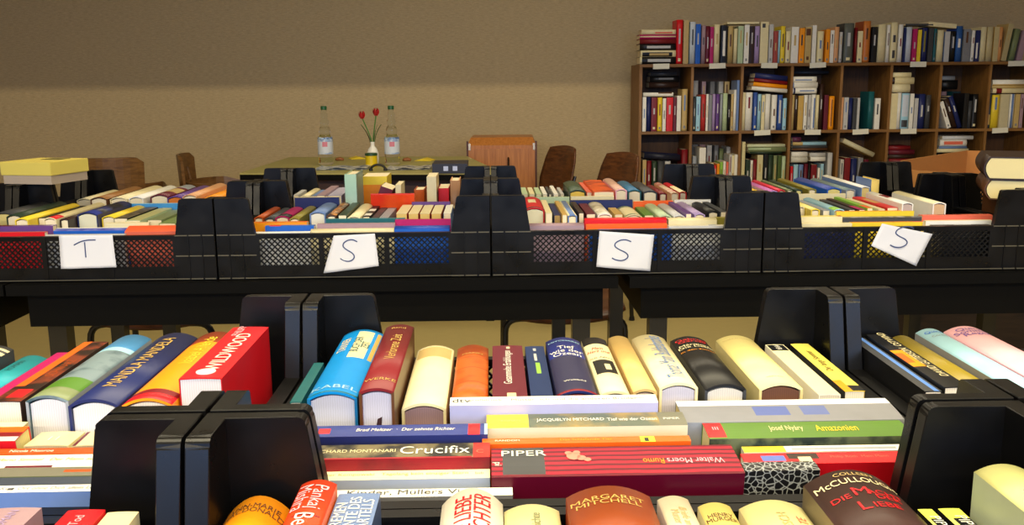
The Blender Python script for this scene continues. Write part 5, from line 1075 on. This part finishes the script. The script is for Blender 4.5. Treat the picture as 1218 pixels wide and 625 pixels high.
# ------------------------------------------------------------------ let touching books touch, not cut into each other
from mathutils.bvhtree import BVHTree
bpy.context.view_layer.update()
BK = [o for o in scn.objects if o.parent is None and o.get('category') == 'book']
GEO = {}
def geo(o):
    if o.name not in GEO:
        vs, ps = [], []
        for c in o.children:
            if c.name.startswith(('cover', 'page')):
                b_ = len(vs); vs += [c.matrix_local @ v.co for v in c.data.vertices]; ps += [tuple(b_+i for i in p.vertices) for p in c.data.polygons]
        GEO[o.name] = (vs, ps)
    return GEO[o.name]
def mat_of(o): return Matrix.LocRotScale(o.location, o.rotation_euler, o.scale)
def tree(o):
    vs, ps = geo(o); m = mat_of(o); w_ = [m @ v for v in vs]
    lo = [min(v[i] for v in w_) for i in range(3)]; hi = [max(v[i] for v in w_) for i in range(3)]
    return BVHTree.FromPolygons(w_, ps), lo, hi
def hit(a, b): return all(min(a[2][i], b[2][i])-max(a[1][i], b[1][i]) > 0 for i in range(3)) and a[0].overlap(b[0])
def solid(root):
    vs, ps = [], []
    for o in root.children_recursive:
        if o.type != 'MESH': continue
        b_ = len(vs); vs += [o.matrix_world @ v.co for v in o.data.vertices]; ps += [tuple(b_+i for i in p.vertices) for p in o.data.polygons]
    return BVHTree.FromPolygons(vs, ps), [min(v[i] for v in vs) for i in range(3)], [max(v[i] for v in vs) for i in range(3)]
HOLD = [(o, solid(o)) for o in scn.objects if o.parent is None and (o.name.startswith('plastic_crate') or o.name == 'bookshelf')]
TR = {o.name: tree(o) for o in BK}
def free_of_holders(o):
    for h, s in HOLD:
        if not hit(TR[o.name], s): continue
        p0 = o.location.copy(); cx, cy = (s[1][0]+s[2][0])/2, (s[1][1]+s[2][1])/2
        best = None
        if h.name == 'bookshelf':
            mv = [Vector((d*.001*q, 0, 0)) for q in range(1, 14) for d in (1, -1)]+[Vector((0, 0, .001*q)) for q in range(1, 5)]
        else:
            ax = 1 if p0.x < cx else -1; ay = 1 if p0.y < cy else -1
            mv = [Vector((ax*.002*q, ay*.002*r, 0)) for q, r in sorted(((q, r) for q in range(0, 16) for r in range(0, 16)), key=lambda t: t[0]+t[1])][1:]
        for v in mv:
            o.location = p0+v; TR[o.name] = tree(o)
            if not hit(TR[o.name], s): best = v; break
        if best is None: o.location = p0; TR[o.name] = tree(o)
for o in BK: free_of_holders(o)
def along(o): return o.rotation_euler.to_matrix() @ Vector((0, 1, 0))
def keep(o, p0, s0):
    """undo a move that pushes the book into its crate or shelf"""
    for h, s in HOLD:
        if hit(TR[o.name], s):
            o.location = p0; o.scale = s0; TR[o.name] = tree(o); return
for it in range(45):
    n_hit = 0
    for i, a in enumerate(BK):
        for b in BK[i+1:]:
            ta, tb = TR[a.name], TR[b.name]
            if tb[1][0] > ta[2][0] or tb[2][0] < ta[1][0] or tb[1][1] > ta[2][1] or tb[2][1] < ta[1][1]: continue
            if not hit(ta, tb): continue
            n_hit += 1; ya, yb = along(a), along(b)
            if abs(ya.dot(yb)) > .8:
                for o, q in ((a, b), (b, a)):
                    p0, s0 = o.location.copy(), o.scale.copy()
                    if o.scale.x > .80: o.scale.x *= .985
                    ax = o.rotation_euler.to_matrix() @ Vector((1, 0, 0)); ax.z = 0
                    if ax.length > .5:
                        ax.normalize(); o.location += ax*(.0008 if (o.location-q.location).dot(ax) > 0 else -.0008)
                    TR[o.name] = tree(o); keep(o, p0, s0)
            else:
                o = a if abs(ya.y) > .8 else b if abs(yb.y) > .8 else (a if abs(ya.z) > .5 else b)
                p0, s0 = o.location.copy(), o.scale.copy()
                if abs(along(o).y) > .8 and o.scale.y > .7: o.location += along(o)*.0012; o.scale.y *= .985
                elif abs(along(o).z) > .5: o.scale.y *= .985
                TR[o.name] = tree(o)
    if not n_hit: break
for o in BK: free_of_holders(o)
# ------------------------------------------------------------------ unique labels
_seen = {}
for o in list(scn.objects):
    if o.parent is None and 'label' in o:
        s = ' '.join(o['label'].split()); ws = s.split()
        if s in _seen and 'group' not in o or s in _seen:
            _seen[s] += 1; s = ('another', 'third', 'fourth', 'fifth')[min(3, _seen[s]-2)]+' '+s
        else: _seen[s] = 1
        o['label'] = s
# ------------------------------------------------------------------ output look
scn.view_settings.view_transform = 'Standard'
try: scn.view_settings.look = 'None'
except Exception: pass
scn.view_settings.exposure = 0.08; scn.view_settings.gamma = 1.0; scn.view_settings.use_curve_mapping = False
scn.cycles.use_denoising = True
scn.cycles.max_bounces = 8; scn.cycles.transmission_bounces = 8
